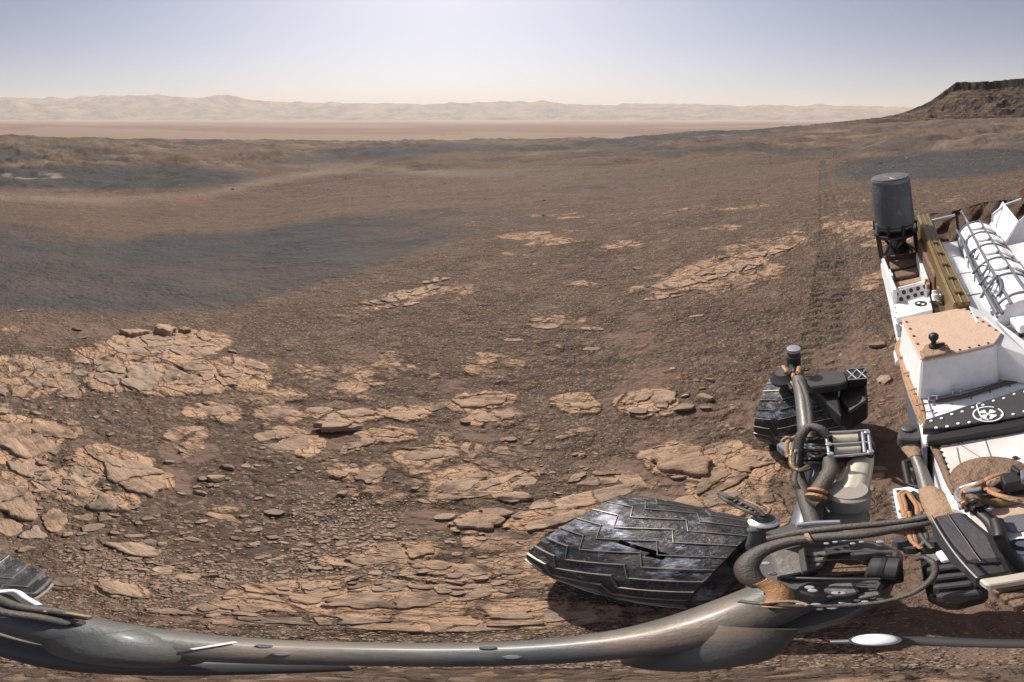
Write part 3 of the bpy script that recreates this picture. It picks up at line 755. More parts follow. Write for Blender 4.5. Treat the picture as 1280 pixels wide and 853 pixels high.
# gravel: everything smaller, one object
def gravel(n, seed):
    g = np.random.default_rng(seed)
    ico = bmesh.new(); bmesh.ops.create_icosphere(ico, subdivisions=1, radius=1)
    tv = np.array([v.co[:] for v in ico.verts]); tf = np.array([[v.index for v in f.verts] for f in ico.faces]); ico.free()
    vars_ = []
    for k in range(12):
        q = tv * g.uniform(.62, 1.15, (len(tv), 1)); q[:, 2] = np.minimum(q[:, 2], g.uniform(.35, .7)); vars_.append(q)
    vars_ = np.array(vars_)
    px = g.uniform(-10, 1290, n); t = g.random(n); py = 300 + (835 - 300) * t ** .8
    el = np.radians((py - HY) / K); r = CH / np.tan(el); az = np.radians((px - 640) / K)
    x, y = r * np.sin(az), r * np.cos(az)
    den = .10 + 1.5 * sstep(-.2, .35, fbm(x, y, .9, 4, 600)); den *= 1 - .95 * smoothmask(px, py); den *= 1 - .93 * sstep(400, 385, py) * sstep(520, 380, px); rk = rockmask(px, py, x, y, r)
    den *= 1 - .70 * sstep(.35, .6, rk)
    scree = np.maximum.reduce([ell(px, py, 400, 680, 260, 120), ell(px, py, 540, 728, 260, 30), ell(px, py, 200, 700, 260, 120), ell(px, py, 60, 610, 160, 60), ell(px, py, 270, 605, 60, 40)])
    den = den * (.6 + .9 * scree)
    keep = g.random(n) < den
    px, py, r, x, y, scree = (q[keep] for q in (px, py, r, x, y, scree)); n = len(x)
    sl_ = np.hypot(r, CH)
    s = np.clip(g.lognormal(0, .48, n), .35, 3.0) * (1.08 + .85 * scree) / K * math.pi / 180 * sl_ * .5
    s = np.minimum(s, .045)
    z = height(x, y)
    rot = g.uniform(0, 6.28, n); c, sn = np.cos(rot), np.sin(rot)
    T = vars_[g.integers(0, 12, n)] * np.stack([s, s * g.uniform(.55, .95, n), s * g.uniform(.5, 1.0, n)], -1)[:, None, :]
    vx = T[:, :, 0] * c[:, None] - T[:, :, 1] * sn[:, None]; vy = T[:, :, 0] * sn[:, None] + T[:, :, 1] * c[:, None]
    V = np.stack([vx + x[:, None], vy + y[:, None], T[:, :, 2] + (z + s * .15)[:, None]], -1).reshape(-1, 3)
    F = (tf[None] + (np.arange(n) * len(tv))[:, None, None]).reshape(-1, 3)
    me = mesh_np('gravel', V, F, False)
    fattr(me, 'tint', np.repeat(np.clip(g.normal(.5, .3, n), 0, 1), len(tv)))
    return link('gravel', me, M_GRAVEL)
tag(gravel(95000, 3), 'countless small flat stones and grit scattered over the brown soil', kind='stuff')

def far_gravel(n, seed):
    """broken rock fragments on the farther slope, out to the hollow and the rise"""
    g = np.random.default_rng(seed)
    ico = bmesh.new(); bmesh.ops.create_icosphere(ico, subdivisions=1, radius=1)
    tv = np.array([v.co[:] for v in ico.verts]); tf = np.array([[v.index for v in f.verts] for f in ico.faces]); ico.free()
    vars_ = []
    for k in range(12):
        q = tv * g.uniform(.62, 1.15, (len(tv), 1)); q[:, 2] = np.minimum(q[:, 2], g.uniform(.35, .7)); vars_.append(q)
    vars_ = np.array(vars_)
    r = np.exp(g.uniform(math.log(3.2), math.log(110), n)); az = np.radians(g.uniform(-75, 75, n)); x, y = r * np.sin(az), r * np.cos(az)
    z = height(x, y); px, py = to_px(x, y, z)
    st_ = fbm(x * .5 + y * .25, y * .8, .9, 4, 610) ; st2 = fbm(x * .3, y, .09, 4, 611)
    den = (.10 + 1.3 * sstep(.0, .35, st_)) * sstep(430, 600, px) * sstep(18, 9, r) + .55 * sstep(.1, .4, st2) * sstep(12, 25, r) + .10
    yl_ = np.interp(px, [-100, 0, 150, 300, 400, 500, 600, 750], [398, 396, 398, 388, 362, 332, 306, 284])
    den *= 1 - .93 * sstep(4, -12, py - yl_) * sstep(262, 284, py) * sstep(640, 520, px)
    keep = g.random(n) < den; r, x, y, z = (q[keep] for q in (r, x, y, z)); n = len(r)
    s = np.clip(g.lognormal(0, .55, n), .4, 4.0) * 1.15 / K * math.pi / 180 * np.hypot(r, CH) * .5; s = np.minimum(s, .30)
    rot = g.uniform(0, 6.28, n); c, sn = np.cos(rot), np.sin(rot)
    T = vars_[g.integers(0, 12, n)] * np.stack([s, s * g.uniform(.5, .95, n), s * g.uniform(.35, .8, n)], -1)[:, None, :]
    vx = T[:, :, 0] * c[:, None] - T[:, :, 1] * sn[:, None]; vy = T[:, :, 0] * sn[:, None] + T[:, :, 1] * c[:, None]
    V = np.stack([vx + x[:, None], vy + y[:, None], T[:, :, 2] + (z + s * .1)[:, None]], -1).reshape(-1, 3)
    F = (tf[None] + (np.arange(n) * len(tv))[:, None, None]).reshape(-1, 3)
    me = mesh_np('rock_fragments', V, F, False); fattr(me, 'tint', np.repeat(np.clip(g.normal(.75, .35, n), 0, 1.3), len(tv)))
    return link('rock_fragments', me, M_GRAVEL)
tag(far_gravel(42000, 8), 'pale broken rock fragments scattered over the farther slope', kind='stuff')

# ---------------------------------------------------------------- rover
RO = Vector((1.55, 1.0, 0.0)); U = Vector((math.sin(R(54)), math.cos(R(54)), 0)); N = Vector((-math.cos(R(54)), math.sin(R(54)), 0)); ZA = Vector((0, 0, 1))
def Wd(s, t, z): return U * s + N * t + ZA * z
rover = bpy.data.objects.new('rover', None); COL.objects.link(rover); rover.location = RO
rover.empty_display_size = .3
tag(rover, 'six-wheeled exploration rover with dusty white deck, grey suspension arms and black cleated wheels', 'rover')
ORG = {rover: RO}

def rmat(name, col, rough=.5, metal=0., dust=0., dcol=(.36, .23, .15), bumpy=0., scale=30, coat=0, wear=None, spec=.5):
    t = NT(name)
    a = t.mix(t.ramp(t.noise(scale, 5, .6), .3, .7, 0, .45), col, tuple(c * .7 for c in col))
    if wear: a = t.mix(t.ramp(t.noise(scale * 1.7, 6, .7), .56, .66, 0, .85), a, wear)
    if dust:
        f = t.math('MULTIPLY', t.ramp(t.nz(), .1, .95), t.ramp(t.noise(7, 5, .65), .3, .7, .25, 1))
        a = t.mix(t.math('MULTIPLY', f, dust), a, dcol)
    n = t.bump(t.noise(scale * 3, 4, .6), bumpy) if bumpy else None
    return t.fin(a, rough, metal, n, spec, coat)
MW = rmat('white paint', (.80, .80, .80), .45, dust=.30)
MWC = rmat('clean white paint', (.84, .84, .84), .4, dust=.06)
MTD = rmat('dusty lid', (.50, .36, .27), .9, dust=.5, dcol=(.58, .39, .27), bumpy=.002, spec=.1)
MG = rmat('grey enamel', (.105, .112, .11), .46, .1, dust=.55, dcol=(.17, .125, .095), coat=.1, wear=(.16, .155, .145), scale=7, bumpy=.004)
MBG = rmat('blue grey metal', (.17, .19, .225), .4, .4, dust=.2)
MD = rmat('dark grey metal', (.062, .064, .068), .45, .3, dust=.22, dcol=(.16, .11, .08))
MBK = rmat('black fittings', (.018, .018, .019), .5, .1, dust=.12, dcol=(.1, .07, .05))
MGL = rmat('light grey enamel', (.30, .30, .285), .5, .1, dust=.5, dcol=(.30, .22, .16), wear=(.2, .19, .18), scale=12)
t = NT('arm tube paint')
a = t.mix(t.ramp(t.noise(2.6, 5, .6), .35, .65), (.062, .069, .070), (.120, .113, .097))
a = t.mix(t.ramp(t.noise(24, 6, .75), .56, .68, 0, .6), a, (.055, .055, .052))
a = t.mix(t.math('MULTIPLY', t.ramp(t.nz(), .3, 1), t.ramp(t.noise(5, 6, .7), .45, .62, 0, .6)), a, (.21, .145, .10))
MTU = t.fin(a, t.ramp(t.noise(3.4, 5), .35, .65, .46, .68), .08, t.bump(t.noise(40, 5, .6), .003), .5, .15)
MBE = rmat('beige anodised metal', (.66, .61, .49), .34, .3, dust=.25, coat=.2)
MSI = rmat('silver metal', (.55, .56, .58), .3, .75, dust=.2)
MGO = rmat('gold foil', (.22, .155, .065), .42, .5, dust=.2, bumpy=.004, scale=18)
MOR = rmat('orange cable wrap', (.42, .205, .095), .6, 0, dust=.35, bumpy=.003, scale=60)
MFB = rmat('tan fabric wrap', (.34, .235, .155), .9, 0, dust=.2, bumpy=.012, scale=16, spec=.1)
MTP = rmat('brown blanket', (.15, .095, .066), .7, 0, dust=.3, bumpy=.02, scale=9, spec=.3)
MHS = rmat('black hose', (.055, .05, .045), .55, 0, dust=.35, dcol=(.19, .15, .11), bumpy=.003, scale=50)
MAN = rmat('antenna shell', (.085, .094, .108), .5, .25, dust=.2, bumpy=.003, scale=12, wear=(.16, .17, .18))
MCL = rmat('worn cleat edge', (.24, .23, .205), .45, .5, dust=.45, dcol=(.34, .28, .21))
t = NT('scuffed wheel skin')
a = t.mix(t.ramp(t.noise(6, 6, .7), .40, .72), (.026, .026, .028), (.07, .070, .078))
a = t.mix(t.ramp(t.noise(4.6, 7, .76), .545, .67, 0, .95), a, (.42, .43, .51))  # scuffs carry a blue-white sky reflection painted into the colour
a = t.mix(t.ramp(t.noise(150, 3, .7), .61, .70, 0, .8), a, (.34, .35, .42))
a = t.mix(t.math('MULTIPLY', t.ramp(t.nz(), .3, 1, 0, 1), t.ramp(t.noise(12, 5, .7), .45, .7, 0, .35)), a, (.22, .16, .12))
MWS = t.fin(a, t.ramp(t.noise(20, 4), .3, .7, .42, .75), .4, t.bump(t.noise(14, 5, .6), .02, .8), .5)

def part(name, bm, mat, parent=None, label=None, smooth=None):
    parent = parent or rover
    me = bpy.data.meshes.new(name)
    c = Vector((0, 0, 0))
    for v in bm.verts: c += v.co
    c /= max(len(bm.verts), 1)
    for v in bm.verts: v.co -= c
    bmesh.ops.recalc_face_normals(bm, faces=bm.faces[:])
    if smooth is not None:
        for f in bm.faces: f.smooth = True
        for e in bm.edges:
            if len(e.link_faces) == 2 and e.calc_face_angle(0) > R(smooth): e.smooth = False
    bm.to_mesh(me); bm.free(); me.materials.append(mat)
    o = bpy.data.objects.new(name, me); COL.objects.link(o); o.parent = parent; o.location = c - ORG[parent]; ORG[o] = c
    if label: o['label'] = label
    return o

def bev(bm, w, seg=1):
    if w > 0:
        es = [e for e in bm.edges if len(e.link_faces) == 2 and e.calc_face_angle(0) > R(30)]
        bmesh.ops.bevel(bm, geom=es, offset=w, segments=seg, profile=.5, affect='EDGES', clamp_overlap=True)
    return bm
def loft(tops, bots, b=.004):
    bm = bmesh.new(); a = [bm.verts.new(p) for p in tops]; c = [bm.verts.new(p) for p in bots]
    bm.faces.new(a); bm.faces.new(c[::-1]); n = len(a)
    for i in range(n): bm.faces.new((a[i], c[i], c[(i + 1) % n], a[(i + 1) % n]))
    bmesh.ops.recalc_face_normals(bm, faces=bm.faces[:]); return bev(bm, b)
def plate(pts, z, th, b=.003):
    """flat plate: outline in photo pixels laid out on the level z"""
    tp = [P(x, y, z=z) for x, y in pts]; return loft(tp, [p - ZA * th for p in tp], b)
def quadplate(ps, th, b=.003):
    """plate through world points with thickness along its normal"""
    n = (ps[1] - ps[0]).cross(ps[2] - ps[1]).normalized(); return loft(ps, [p + n * th for p in ps], b)
def boxw(s0, s1, t0, t1, z0, z1, b=.006):
    tp = [Wd(s0, t0, z1), Wd(s1, t0, z1), Wd(s1, t1, z1), Wd(s0, t1, z1)]; return loft(tp, [p - ZA * (z1 - z0) for p in tp], b)
def catmull(pts, n=8):
    out = []
    for i in range(len(pts) - 1):
        p0, p1, p2, p3 = pts[max(i - 1, 0)], pts[i], pts[i + 1], pts[min(i + 2, len(pts) - 1)]
        for k in range(n):
            t = k / n; out.append(.5 * ((2 * p1) + (-p0 + p2) * t + (2 * p0 - 5 * p1 + 4 * p2 - p3) * t * t + (-p0 + 3 * p1 - 3 * p2 + p3) * t ** 3))
    out.append(pts[-1]); return out
def tube(pts, rad, seg=10, n=8, bm=None, curve=True):
    """round tube through world points; rad may be a number or one radius per point"""
    bm = bm or bmesh.new()
    rr_ = list(rad) if isinstance(rad, (list, tuple)) else [rad] * len(pts)
    if curve and len(pts) > 2:
        q = catmull([Vector((*p, r_, )) if False else p.to_4d() for p in pts], n) if False else catmull(pts, n)
        rs_ = [v[0] for v in catmull([Vector((r_, 0, 0)) for r_ in rr_], n)]
    else: q, rs_ = pts, rr_
    prev = None; rings = []; up = None
    for i, p in enumerate(q):
        d = (q[min(i + 1, len(q) - 1)] - q[max(i - 1, 0)]).normalized()
        if up is None: up = d.orthogonal().normalized()
        up = (up - d * up.dot(d)).normalized(); sd_ = d.cross(up)
        rings.append([bm.verts.new(p + (up * math.cos(2 * math.pi * k / seg) + sd_ * math.sin(2 * math.pi * k / seg)) * rs_[i]) for k in range(seg)])
    for a_, b_ in zip(rings[:-1], rings[1:]):
        for k in range(seg): bm.faces.new((a_[k], a_[(k + 1) % seg], b_[(k + 1) % seg], b_[k]))
    bm.faces.new(rings[0][::-1]); bm.faces.new(rings[-1]); return bm
def lathe(p0, axis, prof, seg=24, bm=None):
    """prof: (distance along axis, radius) pairs"""
    bm = bm or bmesh.new(); axis = axis.normalized(); up = axis.orthogonal().normalized(); sd_ = axis.cross(up); rings = []
    for h, r_ in prof:
        c = p0 + axis * h; rings.append([bm.verts.new(c + (up * math.cos(2 * math.pi * k / seg) + sd_ * math.sin(2 * math.pi * k / seg)) * max(r_, 1e-4)) for k in range(seg)])
    for a_, b_ in zip(rings[:-1], rings[1:]):
        for k in range(seg): bm.faces.new((a_[k], a_[(k + 1) % seg], b_[(k + 1) % seg], b_[k]))
    bm.faces.new(rings[0][::-1]); bm.faces.new(rings[-1]); return bm
def bolt(p, axis, r_, parent, mat=None, name='bolt'):
    return part(name, lathe(p, axis, [(0, r_), (r_ * .6, r_), (r_ * .8, r_ * .7)], 10), mat or MSI, parent, smooth=30)

# ---- wheels
def wheel(s, t, yaw, torn, R0=.25, ph0=0.0, cz=.245):
    c = Wd(s, t, cz); ax = Matrix.Rotation(R(yaw), 3, 'Z') @ N; ax.normalize(); fw = ax.cross(ZA).normalized()
    def pt(w_, th, r_): return c + ax * w_ + (ZA * math.sin(th) + fw * math.cos(th)) * r_
    def rad(w_): return R0 * (1.01 - .085 * min(1, abs(w_) / .2) ** 2.6)
    wb = part('wheel', lathe(c - ax * .16, ax, [(0, .05), (.02, .075), (.30, .075), (.32, .05)], 20), MBK, smooth=30)
    ws = [-.2, -.195, -.17, -.13, -.09, -.05, 0, .05, .09, .13, .17, .195, .2]
    seg = 96; bm = bmesh.new(); outer, inner = [], []
    for w_ in ws:
        outer.append([bm.verts.new(pt(w_, 2 * math.pi * k / seg, rad(w_) + .0025 * math.sin(k * 1.7 + w_ * 60) * (abs(w_) < .18))) for k in range(seg)])
        inner.append([bm.verts.new(pt(w_, 2 * math.pi * k / seg, rad(w_) - .006 - (.014 if abs(w_) > .19 else 0))) for k in range(seg)])
    th_up = [math.pi / 2]
    for i in range(len(ws) - 1):
        for k in range(seg):
            hole = torn and (k == 30 and i in (4, 5, 6) or k in (30, 31) and i == 4)
            if hole: continue
            k1 = (k + 1) % seg
            bm.faces.new((outer[i][k], outer[i][k1], outer[i + 1][k1], outer[i + 1][k])); bm.faces.new((inner[i][k], inner[i + 1][k], inner[i + 1][k1], inner[i][k1]))
    for e_ in (0, -1):
        for k in range(seg): bm.faces.new((outer[e_][k], outer[e_][(k + 1) % seg], inner[e_][(k + 1) % seg], inner[e_][k]))
    part('wheel_skin', bm, MWS, wb, smooth=35)
    path = [(-.2, 0), (-.115, 0), (-.085, 1), (-.005, 1), (.03, 2), (.115, 2), (.145, 3), (.2, 3)]
    path = [(-.2, -.15), (-.07, .65), (-.035, -.25), (.088, .80), (.122, -.12), (.2, .05)]
    NG = 24
    for g in range(NG):
        bm = bmesh.new(); pr = []
        fine = []
        for (w0, k0), (w1, k1) in zip(path[:-1], path[1:]):
            m = max(1, round(abs(w1 - w0) / .03))
            for q_ in range(m): fine.append((w0 + (w1 - w0) * q_ / m, k0 + (k1 - k0) * q_ / m))
        fine.append(path[-1])
        for w_, k_ in fine:
            th = ph0 + 2 * math.pi * (g + .95 * k_) / NG; r_ = rad(w_); e = .0027 / R0
            pr.append([bm.verts.new(pt(w_, th - e, r_ - .003)), bm.verts.new(pt(w_, th - e * .6, r_ + .0065)), bm.verts.new(pt(w_, th + e * .6, r_ + .0065)), bm.verts.new(pt(w_, th + e, r_ - .003))])
        for a_, b_ in zip(pr[:-1], pr[1:]):
            for q_ in range(3): bm.faces.new((a_[q_], a_[q_ + 1], b_[q_ + 1], b_[q_]))
        bm.faces.new(pr[0]); bm.faces.new(pr[-1][::-1])
        part('cleat', bm, MCL, wb)
    for k in range(5):
        a0 = 2 * math.pi * k / 5
        pts = [pt(.0, a0, .07), pt(.02, a0 + .35, .13), pt(.02, a0 + .62, .19), pt(0, a0 + .75, R0 - .01)]
        part('spoke', tube(pts, .008, 6), MSI, wb, smooth=60)
    part('hub_cap', lathe(c + ax * -.20, ax, [(0, .055), (.03, .085), (.06, .085)], 20), MD, wb, smooth=30)
    return wb
wheel(.78, .50, 0, True, ph0=.03)
wheel(1.95, .38, 0, False, ph0=.11)
wheel(-.62, .44, 0, False, ph0=.2)

# ---- body and decks
body = part('body', boxw(.66, 2.62, -1.28, -.125, .62, 1.045, .02), MW)
part('deck_plate', boxw(.93, 2.70, -1.30, -.10, 1.05, 1.075, .006), MWC)
MWD = rmat('dust streaked white paint', (.82, .82, .82), .45, dust=.75, dcol=(.52, .37, .28))
fd = part('deck_plate', boxw(.30, .925, -1.30, -.135, 1.05, 1.08, .006), MWD, label='forward deck plate with a brown disc and cables')
# riveted dark strap across the deck
st = part('riveted_strap', plate([(1153, 536), (1157, 524), (1205, 508), (1240, 498), (1290, 481), (1300, 516), (1230, 527), (1190, 534)], 1.12, .035), MD, label='dark grey strap with pale rivets and a white spiral emblem')
part('channel', plate([(1158, 545), (1190, 538), (1230, 531), (1295, 519), (1297, 529), (1230, 541), (1190, 548), (1160, 552)], 1.11, .03), MBK)
for x0, y0, x1, y1, n in ((1160, 528, 1290, 486, 10), (1166, 536, 1290, 513, 9)):
    for k in range(n):
        u = (k + .3) / n; bolt(P(x0 + (x1 - x0) * u, y0 + (y1 - y0) * u + (1 if k % 2 else 0), z=1.121), ZA, .0045, st, MWC, 'rivet')
def ringmark(cx, cy, z, r0, r1, parent, mat, a0=0, a1=360, name='emblem', seg=28, col=None):
    c = P(cx, cy, z=z); bm = bmesh.new(); pr = None
    for k in range(seg + 1):
        th = R(a0 + (a1 - a0) * k / seg); d = U * math.cos(th) + N * math.sin(th); a_ = [bm.verts.new(c + d * r0), bm.verts.new(c + d * r1), bm.verts.new(c + d * r1 + ZA * .002), bm.verts.new(c + d * r0 + ZA * .002)]
        if pr:
            for q_ in range(4): bm.faces.new((pr[q_], pr[(q_ + 1) % 4], a_[(q_ + 1) % 4], a_[q_]))
        pr = a_
    return part(name, bm, mat, parent)
ringmark(1235, 518, 1.121, .037, .041, st, MWC, -40, 300)
part('emblem', tube([P(1222, 510, z=1.122), P(1224, 516, z=1.122), P(1228, 522, z=1.122), P(1236, 525, z=1.122)], .0022, 6), MWC, st)
part('emblem', tube([P(1222, 510, z=1.122), P(1221, 506, z=1.122), P(1226, 504, z=1.122)], .002, 6), MWC, st)
for a_ in (0, 90, 180, 270): ringmark(1235, 518, 1.121, .008, .024, st, MWC, a_ + 8, a_ + 62, seg=6)
ringmark(1235, 518, 1.121, .001, .005, st, MWC, seg=10)

# tan topped box
ZT = 1.275
tops = [(1128, 398), (1205, 384), (1231, 399), (1252, 416), (1243, 429), (1152, 448)]
tp = [P(x, y, z=ZT) for x, y in tops]; cc = sum(tp, Vector()) / len(tp)
bt = [Vector((*(cc + (p - cc) * 1.07).xy, 1.078)) for p in tp]
tb = part('instrument_box', loft([p - ZA * .012 for p in tp], bt, .006), MWC, label='white instrument box with a rust-coloured dusty top')
part('box_lid', loft([cc + (p - cc) * 1.02 for p in tp], [cc + (p - cc) * 1.02 - ZA * .012 for p in tp], .004), MTD, tb, 'rust-coloured dusty lid')
# lower shoulder to the right of the lid
sh = [P(1207, 383, z=1.265), P(1240, 395, z=1.24), P(1290, 432, z=1.22), P(1290, 446, z=1.22), P(1244, 429, z=1.262), P(1253, 416, z=1.265), P(1232, 399, z=1.265)]
part('box_shoulder', loft(sh, [Vector((p.x, p.y, 1.078)) for p in sh], .004), MW, tb)
# folded flange at the foot of the box's shaded face
fp = [P(1168, 499, z=1.085), P(1205, 492, z=1.085), P(1255, 476, z=1.085), P(1290, 468, z=1.085), P(1290, 473, z=1.085), P(1256, 481, z=1.085), P(1208, 496, z=1.085), P(1170, 503, z=1.085)]
part('foot_flange', loft(fp, [p - ZA * .004 for p in fp], .001), MTP, tb)
for x, y in ((1166, 497), (1196, 491)):
    b_ = bmesh.new(); c_ = P(x, y, z=1.10)
    for dx in (-.012, .012): tube([c_ + U * 0 + N * dx - ZA * .02, c_ + N * dx + ZA * .012], .004, 6, bm=b_)
    tube([c_ - N * .016 + ZA * .012, c_ + N * .016 + ZA * .012], .004, 6, bm=b_); tube([c_ - N * .016 - ZA * .012, c_ + N * .016 - ZA * .012], .004, 6, bm=b_)
    part('hinge', b_, MSI, tb)
for k in range(7):
    u = (k + .5) / 7; p = tp[5].lerp(tp[4], u); bolt(p + ZA * .001 + (cc - p).normalized() * .008, ZA, .004, tb, MBK, 'screw')
for k in range(5):
    u = (k + .5) / 5; p = tp[5].lerp(tp[0], u); bolt(p + ZA * .001 + (cc - p).normalized() * .010, ZA, .005, tb, MTP, 'screw')
for k in range(6):
    u = (k + .5) / 6; p = tp[1].lerp(tp[3], u); bolt(p + ZA * .001 + (cc - p).normalized() * .008, ZA, .005, tb, MTP, 'screw')
for k in range(5): bolt(P(1166 + k * 24, 513 - k * 7.5, z=1.076), ZA, .003, body, MD, 'screw')
kb = part('knob_plate', plate([(1150, 441), (1156, 431), (1166, 427), (1181, 427), (1188, 437), (1182, 441), (1155, 447)], 1.287, .014, .003), MFB, tb)
kp = P(1167, 434, z=1.288); part('knob', lathe(kp, ZA, [(0, .016), (.006, .016), (.010, .009), (.030, .008), (.034, .013), (.042, .0165), (.051, .0165), (.058, .011), (.061, .002)], 18), MBK, tb, smooth=60)
part('latch_arm', tube([kp + ZA * .006, kp + U * .01 - N * .035 + ZA * .006], [.007, .005], 8), MBK, tb, smooth=40)
# side rail down the deck edge with the cable run
rail = part('deck_rail', plate([(1101, 330), (1106, 322), (1113, 322), (1124, 380), (1137, 430), (1154, 480), (1168, 522), (1152, 533), (1137, 478), (1120, 416), (1112, 378)], 1.085, .035, .004), MWC)
part('side_panel', loft([Wd(.93, -.098, 1.05), Wd(2.70, -.098, 1.05), Wd(2.70, -.11, 1.05), Wd(.93, -.11, 1.05)], [Wd(.93, -.098, .72), Wd(2.70, -.098, .72), Wd(2.70, -.11, .72), Wd(.93, -.11, .72)], .002), MBG)
for k in range(6):
    o_ = k * 2.0 - 1
    pts = [P(1126 + o_ * .4, 424, z=1.095), P(1121 + o_, 434, z=1.105), P(1126 + o_, 452, z=1.10), P(1132 + o_ * 1.1, 474, z=1.095), P(1139 + o_ * 1.1, 496, z=1.09), P(1146 + o_ * .9, 514, z=1.085), P(1153 + o_ * .5, 531, z=1.08)]
    part('cable', tube(pts, .0058, 6, 6), MOR if k % 3 else MFB, smooth=60, label='orange wrapped cable along the deck edge' if k == 0 else None)
for (x, y) in ((1127, 446), (1133, 466), (1140, 487), (1147, 506)):
    part('cable_tie', tube([P(x - 3, y + 1, z=1.112), P(x + 5, y - 1, z=1.116), P(x + 12, y - 1, z=1.11)], .004, 6, 4), MFB)
for (x, y) in ((1110, 345), (1113, 360), (1117, 385), (1119, 393), (1124, 413), (1127, 420), (1145, 455), (1150, 470), (1157, 490), (1161, 503)):
    bolt(P(x + 2, y, z=1.087), ZA, .006, rail, MBK, 'screw')
part('side_clip', plate([(1117, 438), (1122, 437), (1124, 450), (1120, 452)], 1.07, .03), MWC, rail)
part('side_clip', plate([(1119, 405), (1125, 404), (1127, 417), (1122, 419)], 1.10, .03), MSI, rail)

# open box behind with holed plate and target emblem
ob = part('equipment_tray', plate([(1116, 376), (1158, 366), (1150, 318), (1103, 322)], 1.082, .02), MTP, label='white framed open tray with a brown dusty floor')
def wall(a, b, z1, z0=1.08, th=.02, mat=MWC, nm='tray_wall', parent=None):
    A, B = P(*a, z=z1), P(*b, z=z1); d = (B - A).normalized(); n_ = d.cross(ZA) * th * .5
    t4 = [A + n_, B + n_, B - n_, A - n_]; return part(nm, loft(t4, [Vector((p.x, p.y, z0)) for p in t4], .004), mat, parent or ob)
wall((1104, 323), (1119, 362), 1.20); wall((1147, 316), (1160, 352), 1.20, mat=MW); wall((1117, 361), (1160, 350), 1.17, z0=1.15, th=.016); wall((1104, 321), (1147, 315), 1.17, mat=MTP)
part('tray_cover', plate([(1116, 340), (1150, 332), (1152, 340), (1118, 348)], 1.13, .03, .006), MTP, ob); part('tray_cover', plate([(1117, 353), (1153, 345), (1155, 352), (1119, 358)], 1.13, .02, .006), MFB, ob)
part('tray_cover', plate([(1111, 324), (1146, 318), (1149, 329), (1114, 337)], 1.14, .03, .006), MTP, ob)
pa, pb, pc, pd = P(1113, 365, z=1.17), P(1159, 353, z=1.17), P(1161, 369, z=1.10), P(1117, 381, z=1.10)
hp = part('holed_plate', quadplate([pa, pb, pc, pd], -.006, .002), MWC, ob)
nn = (pb - pa).cross(pc - pb).normalized(); nn = nn if nn.z > 0 else -nn
for rw in range(2):
    for k in range(5 if rw == 0 else 4):
        u, v = (.12 + k * .195 + (.09 if rw else 0)), (.27 if rw == 0 else .72)
        p = pa.lerp(pb, u).lerp(pd.lerp(pc, u), v); part('port', lathe(p + nn * .005, nn, [(0, .0115), (.003, .0115), (.003, .008), (.0015, .008)], 14), MBK, hp, smooth=30)
        part('port_core', lathe(p + nn * .006, nn, [(0, .006), (.005, .005)], 10), MBG if rw == 0 else MTP, hp)
ep = part('emblem_plate', plate([(1113, 382), (1162, 369), (1166, 387), (1121, 398)], 1.12, .03, .003), MWC, ob)
part('emblem', lathe(P(1151, 380, z=1.1205), ZA, [(0, .030), (.003, .030)], 24), MBK, ep, 'black disc emblem with white quarters')
for a_ in (20, 200): ringmark(1151, 380, 1.1240, .004, .019, ep, MWC, a_, a_ + 70, seg=8)
for x, y in ((1119, 385), (1120, 391), (1119, 397)): bolt(P(x, y, z=1.121), ZA, .0035, ep, MBK, 'screw')
part('connector', lathe(P(1158, 371, z=1.15), ZA, [(0, .014), (.03, .014), (.032, .01)], 14), MSI, ob, smooth=30)
for x, y in ((1158, 355), (1160, 361)): part('connector', lathe(P(x, y, z=1.18), ZA, [(0, .010), (.03, .010)], 10), MOR, ob)

# cylinder antenna on its stand
ac = P(1119, 283, r=2.52); at_ = P(1112.5, 220, r=2.50); ax_ = (at_ - ac); hL = ax_.length
an = part('antenna', lathe(ac, ax_, [(0, .118), (.01, .130), (hL * .5, .128), (hL - .02, .124), (hL - .004, .119), (hL - .002, .10)], 40), MAN, smooth=35, label='grey cylinder antenna with a dusty tan cap')
part('antenna_cap', lathe(ac + ax_ * ((hL - .012) / hL), ax_, [(0, .110), (.004, .110), (.006, .09)], 32), MTP, an, smooth=40)
tq = [ac + ax_ * ((hL - .004) / hL) + (U * math.cos(R(a_)) + N * math.sin(R(a_))) * r_ for a_, r_ in ((-175, .10), (-150, .106), (-120, .107), (-90, .107), (-60, .107), (-30, .107), (0, .107), (30, .10), (70, .04), (130, .02))]
part('dust_film', loft(tq, [p - ax_.normalized() * .004 for p in tq], .001), MTD, an)
part('antenna_rim', lathe(ac + ax_ * ((hL - .032) / hL), ax_, [(0, .1255), (.012, .1275), (.020, .126)], 40), MBG, an, smooth=60)
part('antenna_band', lathe(ac - ax_.normalized() * .05, ax_, [(0, .135), (.012, .145), (.022, .145), (.026, .12)], 32), MBK, an, smooth=30)
part('antenna_base', lathe(ac - ax_.normalized() * .04, ax_, [(0, .10), (.07, .133)], 32), MBK, an, smooth=30)
for k in range(9):
    th = 2 * math.pi * k / 9; d = (U * math.cos(th) + N * math.sin(th)); part('band_clip', tube([ac + d * .135 - ZA * .03, ac + d * .138 + ZA * .035], .010, 6), MBK if k % 3 else MSI, an)
legs = [((1097, 292), (1102, 322)), ((1143, 288), (1147, 316)), ((1100, 292), (1122, 318)), ((1138, 290), (1118, 316)), ((1118, 294), (1106, 320)), ((1122, 292), (1140, 314)), ((1112, 293), (1145, 312))]
for k, (a_, b_) in enumerate(legs):
    part('stand_leg', tube([P(*a_, r=2.44 if k < 2 else 2.52), P(*b_, z=1.10)], .016 if k < 2 else .011, 8), MBK, an, smooth=40)
